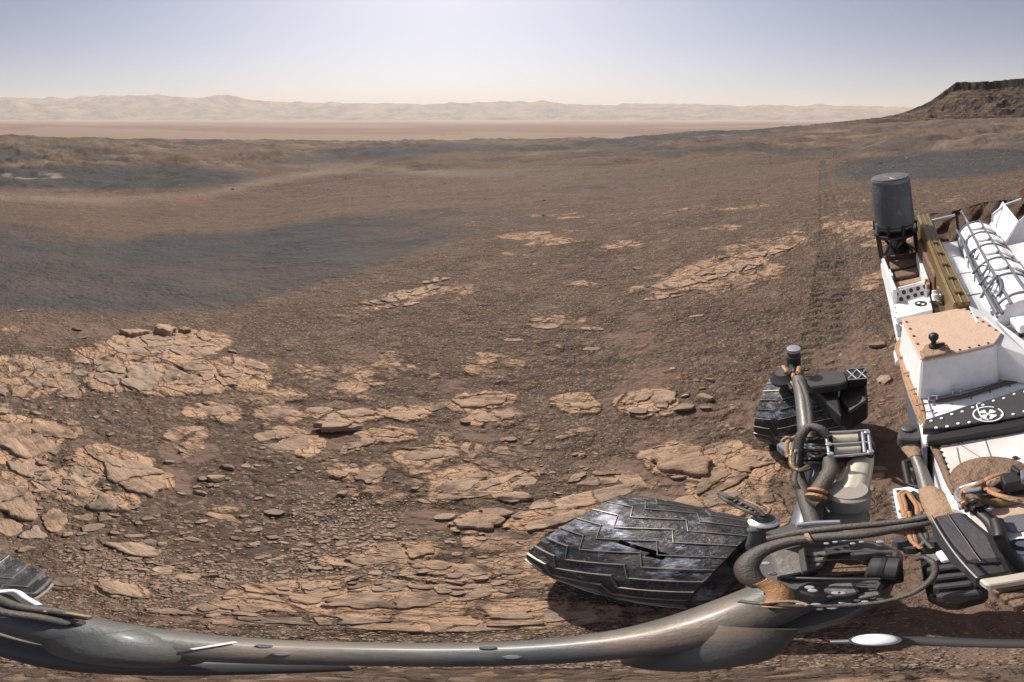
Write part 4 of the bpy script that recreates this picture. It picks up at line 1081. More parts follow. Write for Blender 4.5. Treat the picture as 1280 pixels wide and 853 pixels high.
part('stand_body', lathe(P(1122, 318, z=1.09), ZA, [(0, .09), (.06, .08), (.12, .05), (.2, .04)], 16), MBK, an, smooth=30)

# olive heat exchanger plate
A, B = P(1154, 268, z=1.40), P(1203, 379, z=1.30); d = (B - A).normalized(); nx = d.cross(ZA).normalized()
t4 = [A + nx * .045, B + nx * .035, B - nx * .035, A - nx * .045]
hx = part('heat_exchanger', loft(t4, [Vector((p.x, p.y, 1.08)) for p in t4], .008), MGO, label='olive gold heat exchanger panel')
for o_ in (-.03, 0.0, .03): part('seam', tube([A + nx * o_ + ZA * .002, B + nx * o_ + ZA * .002], .005, 6), MGO, hx)
for k in range(5):
    u = .45 + k * .12; c_ = A.lerp(B, u) + ZA * .004; part('lug', lathe(c_ + nx * .0, ZA, [(0, .016), (.012, .016), (.012, .009)], 12), MGO, hx, smooth=30)
part('foil_box', loft([P(1147, 300, z=1.3), P(1158, 290, z=1.3), P(1178, 335, z=1.26), P(1168, 345, z=1.26)], [P(1147, 300, z=1.3) - ZA * .2, P(1158, 290, z=1.3) - ZA * .2, P(1178, 335, z=1.26) - ZA * .18, P(1168, 345, z=1.26) - ZA * .18], .01), MTP)
# white exchanger panel of four leaves
ps = [(1178, 304), (1197, 301), (1252, 398), (1222, 404)]
for k in range(4):
    u0, u1 = k / 4 + .006, (k + 1) / 4 - .006
    a_, b_ = P(*ps[0], z=1.30), P(*ps[1], z=1.24); c_, e_ = P(*ps[2], z=1.22), P(*ps[3], z=1.28)
    part('side_fin', quadplate([a_.lerp(e_, u0), b_.lerp(c_, u0), b_.lerp(c_, u1), a_.lerp(e_, u1)], .006, .002), MWC)
# power source: ribbed drum
ga, gb = P(1220, 297, z=1.30), P(1282, 402, z=1.22); gd = gb - ga; gl = gd.length
gn = part('power_source', lathe(ga, gd, [(-.03, .05), (-.02, .085), (0, .115), (.03, .118), (gl, .118), (gl + .01, .09)], 32), MWC, smooth=35, label='white ribbed drum of the power source')
gdn = gd.normalized(); gup = (ZA - gdn * ZA.dot(gdn)).normalized(); gsd = gdn.cross(gup)
for k in range(6):
    part('drum_band', lathe(ga + gdn * (gl * (k + .1) / 5.4 - .008), gdn, [(0, .119), (.002, .125), (.013, .125), (.015, .119)], 32), MBG, gn, smooth=40)
for k in range(8):
    th = R(-50 + k * 40); d_ = gup * math.cos(th) + gsd * math.sin(th)
    part('drum_rib', tube([ga + d_ * .120, gb + d_ * .120], .008, 6), MBG, gn)
for k in range(4):
    for sgn in (-1, 1):
        c_ = ga + gdn * (gl * (k + .62) / 5.4); th = R(20 * sgn - 10); d_ = gup * math.cos(th) + gsd * math.sin(th); w2 = gdn.cross(d_)
        q4 = [c_ + d_ * .131 + gdn * .040 * a_ + w2 * .034 * b_ for a_, b_ in ((-.7, -1), (.7, -1), (1, -.6), (1, .6), (.7, 1), (-.7, 1), (-1, .6), (-1, -.6))]
        part('drum_pad', loft(q4, [p - d_ * .012 for p in q4], .002), MWC, gn)
for o_, z_ in ((0, 1.36), (6, 1.34)):
    part('coolant_tube', tube([P(1196 + o_, 288 + o_, z=z_), P(1203 + o_, 300, z=z_), P(1214 + o_, 330, z=z_ - .02), P(1229 + o_, 360, z=z_ - .03), P(1247 + o_, 392, z=z_ - .05)], .008, 8), MBG, smooth=60)
for k, (x, y) in enumerate(((1208, 305), (1214, 318), (1222, 338), (1230, 352))):
    part('coolant_tube', tube([P(x - 6, y + 4, z=1.34), P(x + 4, y - 6, z=1.36), P(x + 12, y - 4, z=1.36), P(x + 6, y + 6, z=1.34)], .006, 8), MBG, smooth=60)
part('coolant_tube', tube([P(1226, 372, z=1.30), P(1238, 356, z=1.36), P(1247, 345, z=1.36), P(1252, 360, z=1.34), P(1247, 370, z=1.32)], .007, 8), MBG, smooth=60)
for x, y in ((1243, 366), (1212, 296)): bolt(P(x, y, z=1.37), ZA, .014, gn)
# tall fins on the right
for (a_, b_, c_, e_) in (((1253, 252, 1.52), (1272, 276, 1.50), (1256, 304, 1.30), (1236, 282, 1.32)), ((1273, 277, 1.50), (1290, 262, 1.58), (1293, 305, 1.30), (1257, 306, 1.30)), ((1258, 308, 1.32), (1293, 300, 1.50), (1296, 350, 1.26), (1276, 338, 1.26))):
    part('fin', quadplate([P(x, y, z=z) for x, y, z in (a_, b_, c_, e_)], .006, .002), MWC)
for k, (x, y) in enumerate(((1250, 297), (1252, 300), (1258, 309), (1260, 312), (1272, 331), (1274, 328))): bolt(P(x, y, z=1.34), ZA, .006, rover, MBK, 'screw')
# brown blanket hung behind
bm = bmesh.new(); nx_, ny_ = 46, 14; gv = []
for j in range(ny_ + 1):
    row = []
    for i in range(nx_ + 1):
        u, v = i / nx_, j / ny_; x = 1163 + 135 * u
        y0 = 267 - 24 * u + 2 * math.sin(u * 9); y1 = 304 - 12 * u
        rr_ = 3.0 - .30 * v + .022 * math.sin(u * 27 + v * 6) + .02 * math.sin(u * 13 - v * 9) + .012 * math.sin(u * 47 + v * 15)
        row.append(bm.verts.new(P(x, y0 + (y1 - y0) * v, r=rr_)))
    gv.append(row)
for j in range(ny_):
    for i in range(nx_): bm.faces.new((gv[j][i], gv[j][i + 1], gv[j + 1][i + 1], gv[j + 1][i]))
bmesh.ops.solidify(bm, geom=bm.faces[:], thickness=.02)
part('blanket', bm, MTP, smooth=60, label='crumpled brown thermal blanket at the rear of the deck')
for (a_, b_) in (((1165, 276), (1194, 269)), ((1254, 257), (1277, 249)), ((1196, 270), (1198, 288)), ((1242, 268), (1254, 258)), ((1240, 278), (1241, 267)), ((1201, 264), (1215, 288))):
    part('rod', tube([P(*a_, r=2.62), P(*b_, r=2.62)], .010, 8), MSI if a_[0] != 1196 else MBK, smooth=50)
part('end_block', loft([P(1273, 238, r=2.7), P(1278, 234, r=2.7), P(1290, 250, r=2.7), P(1284, 254, r=2.7)], [P(1273, 241, r=2.8), P(1278, 238, r=2.8), P(1290, 254, r=2.8), P(1284, 258, r=2.8)], .003), MOR)
# bits between box and drum
for k, (x, y, m_) in enumerate(((1178, 367, MOR), (1193, 372, MOR), (1189, 379, MGO), (1176, 381, MBK), (1196, 383, MBK), (1183, 362, MWC), (1170, 375, MWC))):
    part('connector', lathe(P(x, y, z=1.19), (U * .3 + ZA + N * rnd.uniform(-.6, .6)), [(0, .018), (.03, .018), (.034, .012), (.05, .011)], 12), m_, smooth=30)
for k in range(9):
    x, y = 1170 + rnd.uniform(0, 24), 358 + rnd.uniform(0, 24)
    part('cable', tube([P(x, y, z=1.15), P(x + rnd.uniform(-8, 8), y - 6, z=1.22), P(x + rnd.uniform(4, 12), y + rnd.uniform(2, 12), z=1.16)], .006, 6), rnd.choice([MBK, MSI, MFB, MOR]), smooth=60)
part('dark_bay', plate([(1161, 348), (1180, 344), (1200, 385), (1165, 391)], 1.10, .02), MBK)
# instruments at the right edge above the strap
part('pipe', tube([P(1240, 391, z=1.24), P(1257, 384, z=1.27), P(1268, 374, z=1.30), P(1276, 367, z=1.31), P(1292, 366, z=1.3)], [.022, .024, .026, .028, .028], 12), MBG, smooth=50)
part('pipe', tube([P(1262, 392, z=1.24), P(1276, 384, z=1.24), P(1295, 380, z=1.24)], .02, 10), MBK, smooth=50)
for k in range(12):
    x, y = 1246 + rnd.uniform(0, 16), 380 + rnd.uniform(0, 16)
    part('cable', tube([P(x, y, z=1.20), P(x + rnd.uniform(2, 12), y + rnd.uniform(2, 10), z=1.24), P(x + rnd.uniform(12, 26), y + rnd.uniform(0, 14), z=1.19)], .007, 6), rnd.choice([MTP, MTP, MFB, MBK, MHS]), smooth=60)
part('round_cover', lathe(P(1263, 409, z=1.19), ZA, [(0, .050), (.015, .052), (.03, .050), (.032, .038), (.036, .012), (.05, .010)], 30), MSI, smooth=35)
part('white_block', loft([P(1262, 397, z=1.27), P(1280, 394, z=1.27), P(1292, 403, z=1.27), P(1275, 408, z=1.27)], [P(1262, 397, z=1.27) - ZA * .04, P(1280, 394, z=1.27) - ZA * .04, P(1292, 403, z=1.27) - ZA * .04, P(1275, 408, z=1.27) - ZA * .04], .004), MWC)
part('support_bracket', tube([P(1264, 402, z=1.24), P(1266, 412, z=1.18)], .01, 8), MSI); part('support_bracket', tube([P(1276, 409, z=1.24), P(1277, 420, z=1.18)], .012, 8), MBK)

for a_, b_ in (((1178, 540), (1290, 606)), ((1196, 560), (1206, 604)), ((1230, 545), (1244, 586))):
    part('seam', tube([P(*a_, z=1.081), P(*b_, z=1.081)], .0015, 6), MBG, fd)
for k in range(9): bolt(P(1174 + k * 2.6, 558 + k * 7.2, z=1.08), ZA, .004, fd, MBK, 'screw')
for k in range(7): bolt(P(1186 + k * 17, 556 - k * 3.2, z=1.08), ZA, .004, fd, MBG, 'screw')
# forward deck fittings
dz = 1.082
c_ = P(1240, 598, z=dz); part('dust_disc', lathe(c_, ZA, [(0, .085), (.012, .083), (.014, .07)], 32), MTP, fd, 'dusty brown disc on the forward deck', smooth=40)
part('dust_disc', lathe(c_ + ZA * .014, ZA, [(0, .048), (.01, .046)], 28), MTP, fd, smooth=40)
part('olive_ring', tube([P(1199, 609, z=dz + .02), P(1208, 618, z=dz + .01), P(1224, 625, z=dz + .01), P(1245, 628, z=dz + .01), P(1268, 624, z=dz + .01), P(1295, 618, z=dz + .01)], .018, 8), MGO, fd, smooth=60)
part('mast_foot', plate([(1207, 607), (1235, 600), (1260, 590), (1295, 586), (1297, 616), (1262, 622), (1232, 622), (1213, 616)], 1.11, .03), MD, fd)
for pts, m_, r_ in (([(1240, 598), (1222, 604), (1200, 611), (1196, 621), (1202, 628)], MSI, .006), ([(1240, 598), (1221, 606), (1203, 614), (1199, 622), (1206, 630)], MOR, .006), ([(1250, 594), (1234, 600), (1231, 608), (1240, 616), (1258, 622), (1290, 627)], MOR, .007),
                    ([(1252, 597), (1238, 603), (1235, 609), (1244, 617), (1262, 624), (1290, 630)], MFB, .006), ([(1256, 600), (1244, 604), (1240, 610), (1250, 617)], MTP, .008), ([(1224, 620), (1218, 626), (1210, 630)], MBK, .009), ([(1212, 620), (1220, 624), (1221, 632)], MTP, .009)):
    part('cable', tube([P(x, y, z=1.13 + .01 * math.sin(i * 2.1)) for i, (x, y) in enumerate(pts)], r_, 8), m_, smooth=60)
part('slot_plate', plate([(1203, 613), (1206, 611), (1225, 608), (1228, 610), (1225, 613), (1206, 616)], 1.145, .01, .002), MSI, fd)
part('arm_bracket', plate([(1250, 592), (1274, 588), (1295, 590), (1295, 598), (1275, 602), (1256, 606)], 1.17, .05), MBK, fd)
part('arm_bracket', plate([(1262, 583), (1267, 580), (1278, 588), (1273, 591)], 1.19, .03), MBK, fd); part('arm_bracket', plate([(1275, 587), (1295, 585), (1295, 597), (1277, 599)], 1.20, .03), MBG, fd)
for x, y in ((1253, 577), (1269, 573), (1288, 569)): bolt(P(x, y, z=dz), ZA, .007, fd, MBK, 'screw')
for (x, y, r_) in ((1224, 633, .022), (1278, 683, .024)):
    c_ = P(x, y, z=dz); part('fastener', lathe(c_, ZA, [(0, r_ * 1.2), (.006, r_ * 1.2), (.008, r_)], 20), MWC, fd, smooth=30); part('fastener', lathe(c_ + ZA * .008, ZA, [(0, r_ * .85), (.004, r_ * .8)], 18), MBK, fd); part('fastener', lathe(c_ + ZA * .012, ZA, [(0, r_ * .45), (.004, r_ * .4)], 14), MSI, fd)
part('worn_pad', plate([(1248, 650), (1262, 645), (1292, 640), (1295, 660), (1268, 666), (1256, 662)], dz + .003, .003, .001), MBG, fd); part('dust_film', plate([(1216, 632), (1240, 636), (1290, 634), (1290, 641), (1262, 645), (1246, 651), (1232, 645)], dz + .003, .003, .001), MTD, fd)
for x, y in ((1199, 628), (1206, 631), (1213, 628)):
    part('buckle', loft([P(x - 3, y - 3, z=1.12), P(x + 3, y - 4, z=1.12), P(x + 6, y + 6, z=1.12), P(x, y + 7, z=1.12)], [P(x - 3, y - 3, z=1.12) - ZA * .02, P(x + 3, y - 4, z=1.12) - ZA * .02, P(x + 6, y + 6, z=1.12) - ZA * .02, P(x, y + 7, z=1.12) - ZA * .02], .003), MSI if x != 1206 else MBK, fd)
# tubes down the deck's near edge
for o_, m_, r_ in ((0, MTP, .011), (5, MBG, .008), (9, MD, .006)):
    part('edge_pipe', tube([P(1164 + o_, 550, z=1.06), P(1176 + o_, 575, z=1.07), P(1187 + o_, 600, z=1.07), P(1197 + o_ * .8, 618, z=1.08)], r_, 8), m_, smooth=60)
part('deck_edge_bar', tube([P(1216, 634, z=1.09), P(1240, 655, z=1.09), P(1258, 690, z=1.09), P(1285, 722, z=1.09)], .013, 8), MBK, smooth=50)
part('deck_edge_bar', tube([P(1245, 650, z=1.10), P(1250, 668, z=1.10), P(1244, 676, z=1.09)], .012, 8), MBK, smooth=50)

# dark mast shroud and beige bar close below the lens
MSH = rmat('dark shroud cloth', (.040, .041, .047), .6, .1, dust=.1, bumpy=.002, scale=20)
sh1 = part('shroud', loft([P(1164, 645, z=1.22), P(1204, 638, z=1.22), P(1240, 668, z=1.22), P(1256, 700, z=1.22), P(1211, 703, z=1.22), P(1188, 684, z=1.22)], [P(1164, 645, z=1.22) - ZA * .1, P(1204, 638, z=1.22) - ZA * .1, P(1240, 668, z=1.22) - ZA * .1, P(1256, 700, z=1.22) - ZA * .1, P(1211, 703, z=1.22) - ZA * .1, P(1188, 684, z=1.22) - ZA * .1], .008), MSH, label='dark cloth-covered shroud')
part('shroud', loft([P(1196, 689, z=1.20), P(1252, 689, z=1.20), P(1264, 716, z=1.20), P(1222, 723, z=1.20)], [p - ZA * .08 for p in (P(1196, 689, z=1.20), P(1252, 689, z=1.20), P(1264, 716, z=1.20), P(1222, 723, z=1.20))], .006), MBK)
part('shroud_seam', tube([P(1184, 642, z=1.222), P(1205, 672, z=1.222), P(1226, 702, z=1.222)], .0012, 6), MBK, sh1); part('shroud_seam', tube([P(1164, 645, z=1.222), P(1188, 684, z=1.222), P(1222, 723, z=1.222)], .002, 6), MD, sh1)
bb = [P(1223, 724, z=1.25), P(1295, 712, z=1.25), P(1297, 722, z=1.25), P(1234, 733, z=1.25)]
part('beige_bar', loft(bb, [p - ZA * .03 for p in bb], .003), MBE, label='beige metal bar below the shroud')
for k in range(3):
    y0 = 735 + k * 9; q4 = [P(1237 + k * 11, y0 - k * 1, z=1.1), P(1298, 725 + k * 9, z=1.1), P(1298, 732 + k * 9, z=1.1), P(1246 + k * 11, y0 + 7, z=1.1)]
    part('lower_panel', loft(q4, [p - ZA * .05 for p in q4], .003), MTP)

# wrapped strut from the deck corner
part('strut_head', loft([P(1121, 543, z=1.05), P(1128, 532, z=1.05), P(1152, 528, z=1.05), P(1160, 545, z=1.05), P(1150, 550, z=1.05), P(1124, 549, z=1.05)], [p - ZA * .05 for p in (P(1121, 543, z=1.05), P(1128, 532, z=1.05), P(1152, 528, z=1.05), P(1160, 545, z=1.05), P(1150, 550, z=1.05), P(1124, 549, z=1.05))], .006), MD)
part('strut_cap', lathe(P(1135, 537, z=1.05), ZA, [(0, .019), (.009, .018), (.011, .014)], 24), MD, smooth=30)
part('strut_wrap', tube([P(1138, 545, z=1.01), P(1140, 556, z=1.0), P(1145, 572, z=.99)], [.030, .032, .017], 14), MFB, smooth=60, label='crumpled tan cloth wrapped round the upper strut')
part('strut_tube', tube([P(1145, 572, z=.99), P(1152, 590, z=.98), P(1160, 614, z=.97)], [.0145, .016, .018], 14), MG, smooth=60)
part('strut_wrap', tube([P(1159, 612, z=.98), P(1168, 625, z=.98), P(1182, 644, z=.98), P(1192, 658, z=.96)], [.020, .028, .033, .030], 16), MFB, smooth=60)
# black cage behind the strut
for a_, b_ in (((1130, 578), (1136, 606)), ((1130, 578), (1166, 568)), ((1166, 568), (1176, 600)), ((1136, 606), (1150, 610)), ((1155, 545), (1170, 575))):
    part('cage_bar', tube([P(*a_, z=.86), P(*b_, z=.86)], .009, 8), MBK, smooth=50)
for k in range(14):
    x, y = 1136 + rnd.uniform(0, 36), 574 + rnd.uniform(0, 34)
    part('harness_cable', tube([P(x, y, z=.80), P(x + rnd.uniform(-6, 8), y + 8, z=.83), P(x + rnd.uniform(-4, 16), y + rnd.uniform(8, 24), z=.80)], rnd.uniform(.005, .010), 6), rnd.choice([MTP, MFB, MSI, MHS, MTP]), smooth=60)
# white bracket with cables
wp_ = [P(1116, 611, z=.86), P(1155, 605, z=.86), P(1162, 640, z=.86), P(1124, 652, z=.86)]
wb_ = part('white_bracket', loft(wp_, [p - ZA * .02 for p in wp_], .003), MWC, label='small white bracket with loops of orange cable')
for x, y in ((1124, 615), (1146, 610), (1127, 640)): bolt(P(x, y, z=.861), ZA, .007, wb_, MBK, 'screw')
for k in range(6): part('tooth', tube([P(1116 + k * 1.5, 616 + k * 6, z=.85), P(1112 + k * 1.5, 617 + k * 6, z=.85)], .005, 6), MSI, wb_)
part('opening_dark_plate', loft([P(1128, 620, z=.866), P(1142, 613, z=.866), P(1154, 620, z=.866), P(1158, 638, z=.866), P(1136, 645, z=.866)], [p - ZA * .005 for p in (P(1128, 620, z=.866), P(1142, 613, z=.866), P(1154, 620, z=.866), P(1158, 638, z=.866), P(1136, 645, z=.866))], .001), MBK, wb_)  # black plate laid on the bracket, painting the dark of an opening
for pts in ([(1130, 646), (1127, 630), (1124, 619), (1130, 614), (1137, 618), (1143, 626), (1150, 634), (1152, 650)], [(1133, 650), (1131, 630), (1128, 620), (1134, 617), (1140, 624), (1146, 634), (1147, 655)], [(1136, 640), (1138, 652), (1142, 668), (1146, 684)], [(1146, 648), (1148, 662), (1156, 676), (1166, 686)], [(1150, 640), (1153, 658), (1158, 672), (1150, 684)], [(1130, 640), (1134, 660), (1140, 676), (1152, 686)]):
    part('cable', tube([P(x, y, z=.885 - .003 * i) for i, (x, y) in enumerate(pts)], .0055, 8), MOR if pts[0][0] < 1140 else MHS, smooth=60)
for k in range(8):
    part('connector', lathe(P(1125 + k * 7, 682 + (k % 3) * 4, z=.82), ZA + U * .3, [(0, .014), (.03, .014), (.03, .008)], 10), MSI if k % 3 == 0 else MD, smooth=30)
wf = [P(1169, 690, z=.9), P(1186, 685, z=.9), P(1196, 698, z=.9), P(1178, 702, z=.9)]
part('white_tab', loft(wf, [p - ZA * .02 for p in wf], .003), MWC)
for k in range(4):
    y0 = 706 + k * 11; q4 = [P(1158 + k * 4, y0 + 2, z=.80), P(1200 + k * 8, y0 - 4, z=.80), P(1206 + k * 8, y0 + 3, z=.80), P(1160 + k * 4, y0 + 9, z=.80)]
    part('rib', loft(q4, [p - ZA * .06 for p in q4], .006), MD)
bx = [P(1150, 688, z=.72), P(1206, 690, z=.74), P(1238, 742, z=.72), P(1190, 756, z=.70), P(1160, 742, z=.70)]
part('side_housing', loft(bx, [p - ZA * .1 for p in bx], .01), MBK)

# ---- rear wheel: post, actuator, bogie arm
pa_ = P(1003, 478, z=.72); 
part('steering_post', tube([P(998, 474, z=.74), P(1003, 500, z=.74), P(1009, 545, z=.70)], [.030, .030, .032], 12), MG, smooth=50)
part('post_hose', tube([P(1000, 476, z=.80), P(1008, 495, z=.79), P(1012, 520, z=.76), P(1012, 548, z=.74)], .012, 8), MHS, smooth=60)
part('actuator_cap', lathe(P(992, 456, z=.62), ZA, [(0, .038), (.07, .038), (.075, .034), (.13, .034), (.132, .028)], 22), MD, smooth=30)
part('actuator_cap', lathe(P(992, 439, z=.80), ZA, [(0, .034), (.02, .034), (.022, .02)], 22), MSI, smooth=30, label='silver cap on the steering actuator')
part('actuator_flange', lathe(P(985, 474, z=.56), ZA + N * .3, [(0, .085), (.02, .088), (.035, .07), (.06, .05)], 26), MBK, smooth=30)
for k in range(9):
    x, y = 988 + rnd.uniform(-12, 14), 456 + rnd.uniform(0, 26)
    part('harness_cable', tube([P(x, y, z=.66), P(x + rnd.uniform(-6, 8), y + 6, z=.70), P(x + rnd.uniform(-6, 10), y + rnd.uniform(8, 20), z=.66)], rnd.uniform(.006, .012), 6), rnd.choice([MBK, MHS, MOR, MBK, MD]), smooth=60)
fa = [P(1006, 474, z=.66), P(1030, 463, z=.66), P(1056, 464, z=.66), P(1060, 476, z=.66), P(1052, 480, z=.66), P(1014, 484, z=.66)]
part('steering_arm', loft(fa, [p - ZA * .06 for p in fa], .008), MD)
fb = [P(1054, 466, z=.60), P(1082, 468, z=.60), P(1085, 500, z=.56), P(1062, 516, z=.52), P(1048, 500, z=.54)]
part('wheel_fork', loft(fb, [p - ZA * .16 for p in fb], .01), MBK)
fc = [P(1058, 462, z=.66), P(1082, 460, z=.66), P(1084, 473, z=.66), P(1060, 475, z=.66)]
lf = part('lattice_block', loft(fc, [p - ZA * .06 for p in fc], .004), MBK)
for a_, b_ in (((1059, 463), (1071, 474)), ((1071, 462), (1083, 472)), ((1060, 474), (1071, 462)), ((1072, 474), (1083, 461)), ((1058, 462), (1082, 460)), ((1060, 475), (1084, 473))):
    part('lattice_bar', tube([P(*a_, z=.665), P(*b_, z=.665)], .004, 6), MSI, lf)
for pts, th in (([(1010, 480), (1046, 478), (1052, 520), (1030, 500)], .10),):
    q4 = [P(x, y, z=.58) for x, y in pts]; part('drive_housing', loft(q4, [p - ZA * th for p in q4], .01), MBK)
# twin cylinder motor
mo = part('motor_frame', loft([P(1032, 542, z=.78), P(1084, 539, z=.78), P(1087, 566, z=.78), P(1037, 571, z=.78)], [p - ZA * .05 for p in (P(1032, 542, z=.78), P(1084, 539, z=.78), P(1087, 566, z=.78), P(1037, 571, z=.78))], .006), MBK)
for (y, x0, x1) in ((549, 1039, 1074), (562, 1041, 1077)):
    a_, b_ = P(x0, y, z=.80), P(x1, y - 1.5, z=.80); part('motor_cylinder', lathe(a_, b_ - a_, [(0, .012), (.004, .022), ((b_ - a_).length - .004, .022), ((b_ - a_).length, .012)], 20), MBE, mo, smooth=40, label='polished beige motor cylinder')
    for q_ in (x0 - 3, x1 + 2): c_ = P(q_, y, z=.80); part('motor_collar', lathe(c_ - (b_ - a_).normalized() * .006, b_ - a_, [(0, .026), (.012, .026)], 18), MBK, mo, smooth=30)
for (a_, b_) in (((1032, 541), (1085, 538)), ((1035, 556), (1086, 553)), ((1037, 571), (1088, 567)), ((1032, 541), (1037, 571)), ((1085, 538), (1089, 568)), ((1078, 541), (1081, 566))):
    part('frame_rod', tube([P(*a_, z=.83), P(*b_, z=.83)], .0055, 8), MSI, mo, smooth=50)
for x, y in ((1034, 544), (1038, 568), (1084, 541), (1088, 565), (1036, 556)): bolt(P(x, y, z=.835), ZA, .010, mo)
part('motor_bracket', tube([P(1086, 543, z=.80), P(1091, 556, z=.79), P(1088, 572, z=.78)], .009, 8), MBK, mo, smooth=50)
part('leg_tube', tube([P(1079, 566, z=.72), P(1076, 580, z=.72), P(1068, 600, z=.71), P(1062, 616, z=.70)], [.034, .038, .046, .050], 22), MBE, smooth=60, label='pale beige tapered leg tube')
part('leg_flange', lathe(P(1060, 614, z=.735), ZA, [(0, .050), (.006, .052), (.012, .050)], 28), MGL, smooth=30)
part('leg_housing', lathe(P(1057, 640, z=.60), (P(1060, 618, z=.72) - P(1057, 640, z=.60)), [(-.05, .052), (.03, .058), (.09, .058), (.13, .060), (.14, .045)], 26), MGL, smooth=35)
part('leg_skirt', lathe(P(1053, 652, z=.60), ZA, [(0, .045), (.03, .064), (.05, .064), (.06, .045)], 24), MG, smooth=35)
part('bogie_tube', tube([P(1022, 578, z=.66), P(1019, 600, z=.66), P(1014, 625, z=.66), P(1006, 662, z=.66)], [.032, .034, .035, .036], 18), MBG, smooth=60, label='blue-grey bogie tube')
part('bogie_hose', tube([P(1000, 560, z=.72), P(998, 590, z=.72), P(1004, 615, z=.70), P(1012, 640, z=.70), P(1018, 660, z=.70)], [.013, .016, .02, .02, .018], 10), MHS, smooth=60)
for k in range(7):
    c_ = P(1018, 556 + k * 3.6, z=.70 + .01 * (k % 2)); part('joint_ring', lathe(c_, P(1016, 590, z=.66) - P(1020, 550, z=.74), [(0, .030 + .006 * (k % 3)), (.010, .032 + .006 * (k % 3))], 16), (MBK, MSI, MBK, MD, MBG)[k % 5], smooth=30)
part('corrugated_hose', tube([P(1036, 574, z=.78), P(1038, 588, z=.78), P(1030, 602, z=.77), P(1022, 614, z=.76), P(1020, 624, z=.74), P(1030, 630, z=.74)], [.020, .024, .024, .023, .026, .026], 12), MHS, smooth=60, label='thick dusty hose with gold rings')
for x, y in ((1036, 594), (1022, 614), (1020, 621)): part('hose_ring', lathe(P(x, y, z=.772), P(1020, 620, z=.76) - P(1034, 596, z=.78), [(-.004, .0265), (.006, .0265)], 16), MOR)
part('thick_hose', tube([P(998, 562, z=.80), P(1001, 545, z=.84), P(1012, 534, z=.86), P(1026, 537, z=.86), P(1034, 545, z=.84)], [.015, .018, .018, .017, .014], 12), MHS, smooth=60)
for k, pts in enumerate(([(985, 572), (983, 556), (990, 548), (1000, 545)], [(1010, 583), (998, 588), (989, 580), (990, 562), (995, 550)], [(1012, 586), (1000, 589), (992, 583), (993, 566)], [(978, 552), (984, 547), (994, 552)], [(996, 585), (993, 600), (998, 612)], [(1005, 545), (1012, 552), (1022, 548)], [(1000, 552), (1012, 560), (1026, 562)], [(1008, 566), (1020, 572), (1032, 568)])):
    part('harness_cable', tube([P(x, y, z=.78 + .02 * (i % 2)) for i, (x, y) in enumerate(pts)], .0075, 8), (MFB, MGO, MHS, MFB, MHS, MBK, MSI, MBK)[k], smooth=60)
bracket = [P(970, 555, z=.5), P(985, 548, z=.5), P(1000, 560, z=.52), P(996, 570, z=.52), P(978, 563, z=.5)]
part('hub_bracket', loft(bracket, [p - ZA * .05 for p in bracket], .006), MBG)

# ---- rocker arm passing under the lens
za = .72
arc = [(-120, 700), (-60, 735), (0, 762), (60, 782), (130, 797), (220, 808), (330, 815), (450, 818), (580, 819), (700, 814), (800, 803), (880, 785), (935, 765), (985, 742)]
rk_ = part('rocker_tube', tube([P(x, y, z=za) for x, y in arc], [.050, .050, .051, .053, .054, .050, .045, .043, .043, .045, .049, .055, .058, .058], 26, 10), MTU, smooth=80, label='long grey suspension tube curving under the lens')
arc2 = [(-100, 745), (0, 800), (60, 815), (120, 825), (190, 830), (300, 832), (430, 830)]
part('lower_link', tube([P(x, y, z=.55) for x, y in arc2], [.04, .04, .044, .05, .05, .04, .03], 16, 8), MD, smooth=80)
part('joint_sleeve', tube([P(118, 795, z=.735), P(160, 812, z=.72), P(196, 824, z=.66)], [.052, .058, .040], 20), MTU, smooth=80)
part('joint_sleeve', tube([P(830, 832, z=.62), P(880, 818, z=.66), P(905, 798, z=.70), P(925, 782, z=.72)], [.035, .052, .060, .060], 20), MTU, smooth=80)
for x, y in ((72, 779), (330, 808), (352, 818), (610, 810), (640, 822)):
    p = P(x, y, z=za + .045); q_ = (Vector((0, 0, CH)) - p).normalized(); part('inspection_bolt', lathe(P(x, y, z=za + .034), q_, [(0, .007), (.014, .007), (.016, .005)], 14), MBG, rk_, smooth=30)
plq = [P(-30, 728, z=.80), P(18, 738, z=.80), P(60, 758, z=.80), P(110, 776, z=.80), P(100, 782, z=.80), P(40, 766, z=.80), P(-30, 750, z=.80)]
part('tube_cover', loft(plq, [p - ZA * .03 for p in plq], .005), MD)
part('edge_strip', tube([P(-20, 742, z=.82), P(16, 739, z=.82), P(32, 748, z=.82), P(48, 757, z=.82)], .006, 8), MWC, smooth=50)
part('edge_strip', tube([P(52, 764, z=.83), P(78, 766, z=.82), P(112, 772, z=.82)], .005, 8), MFB, smooth=50)
part('highlight_strip', tube([P(240, 812, z=.775), P(265, 808, z=.778), P(295, 803, z=.775)], .003, 6), MWC)  # white strip added as a painted slit highlight on the tube
for x0, x1, y in ((0, 80, 771), (20, 110, 764)): part('hose', tube([P(x0 - 30, y - 18, z=.82), P(x0, y - 6, z=.83), P((x0 + x1) / 2, y, z=.82), P(x1, y + 8, z=.79)], .012, 8), MHS, smooth=60)
part('dome_collar', lathe(P(1096, 801, z=.962), ZA, [(0, .019), (.006, .020), (.009, .0175)], 22), MD, smooth=30)
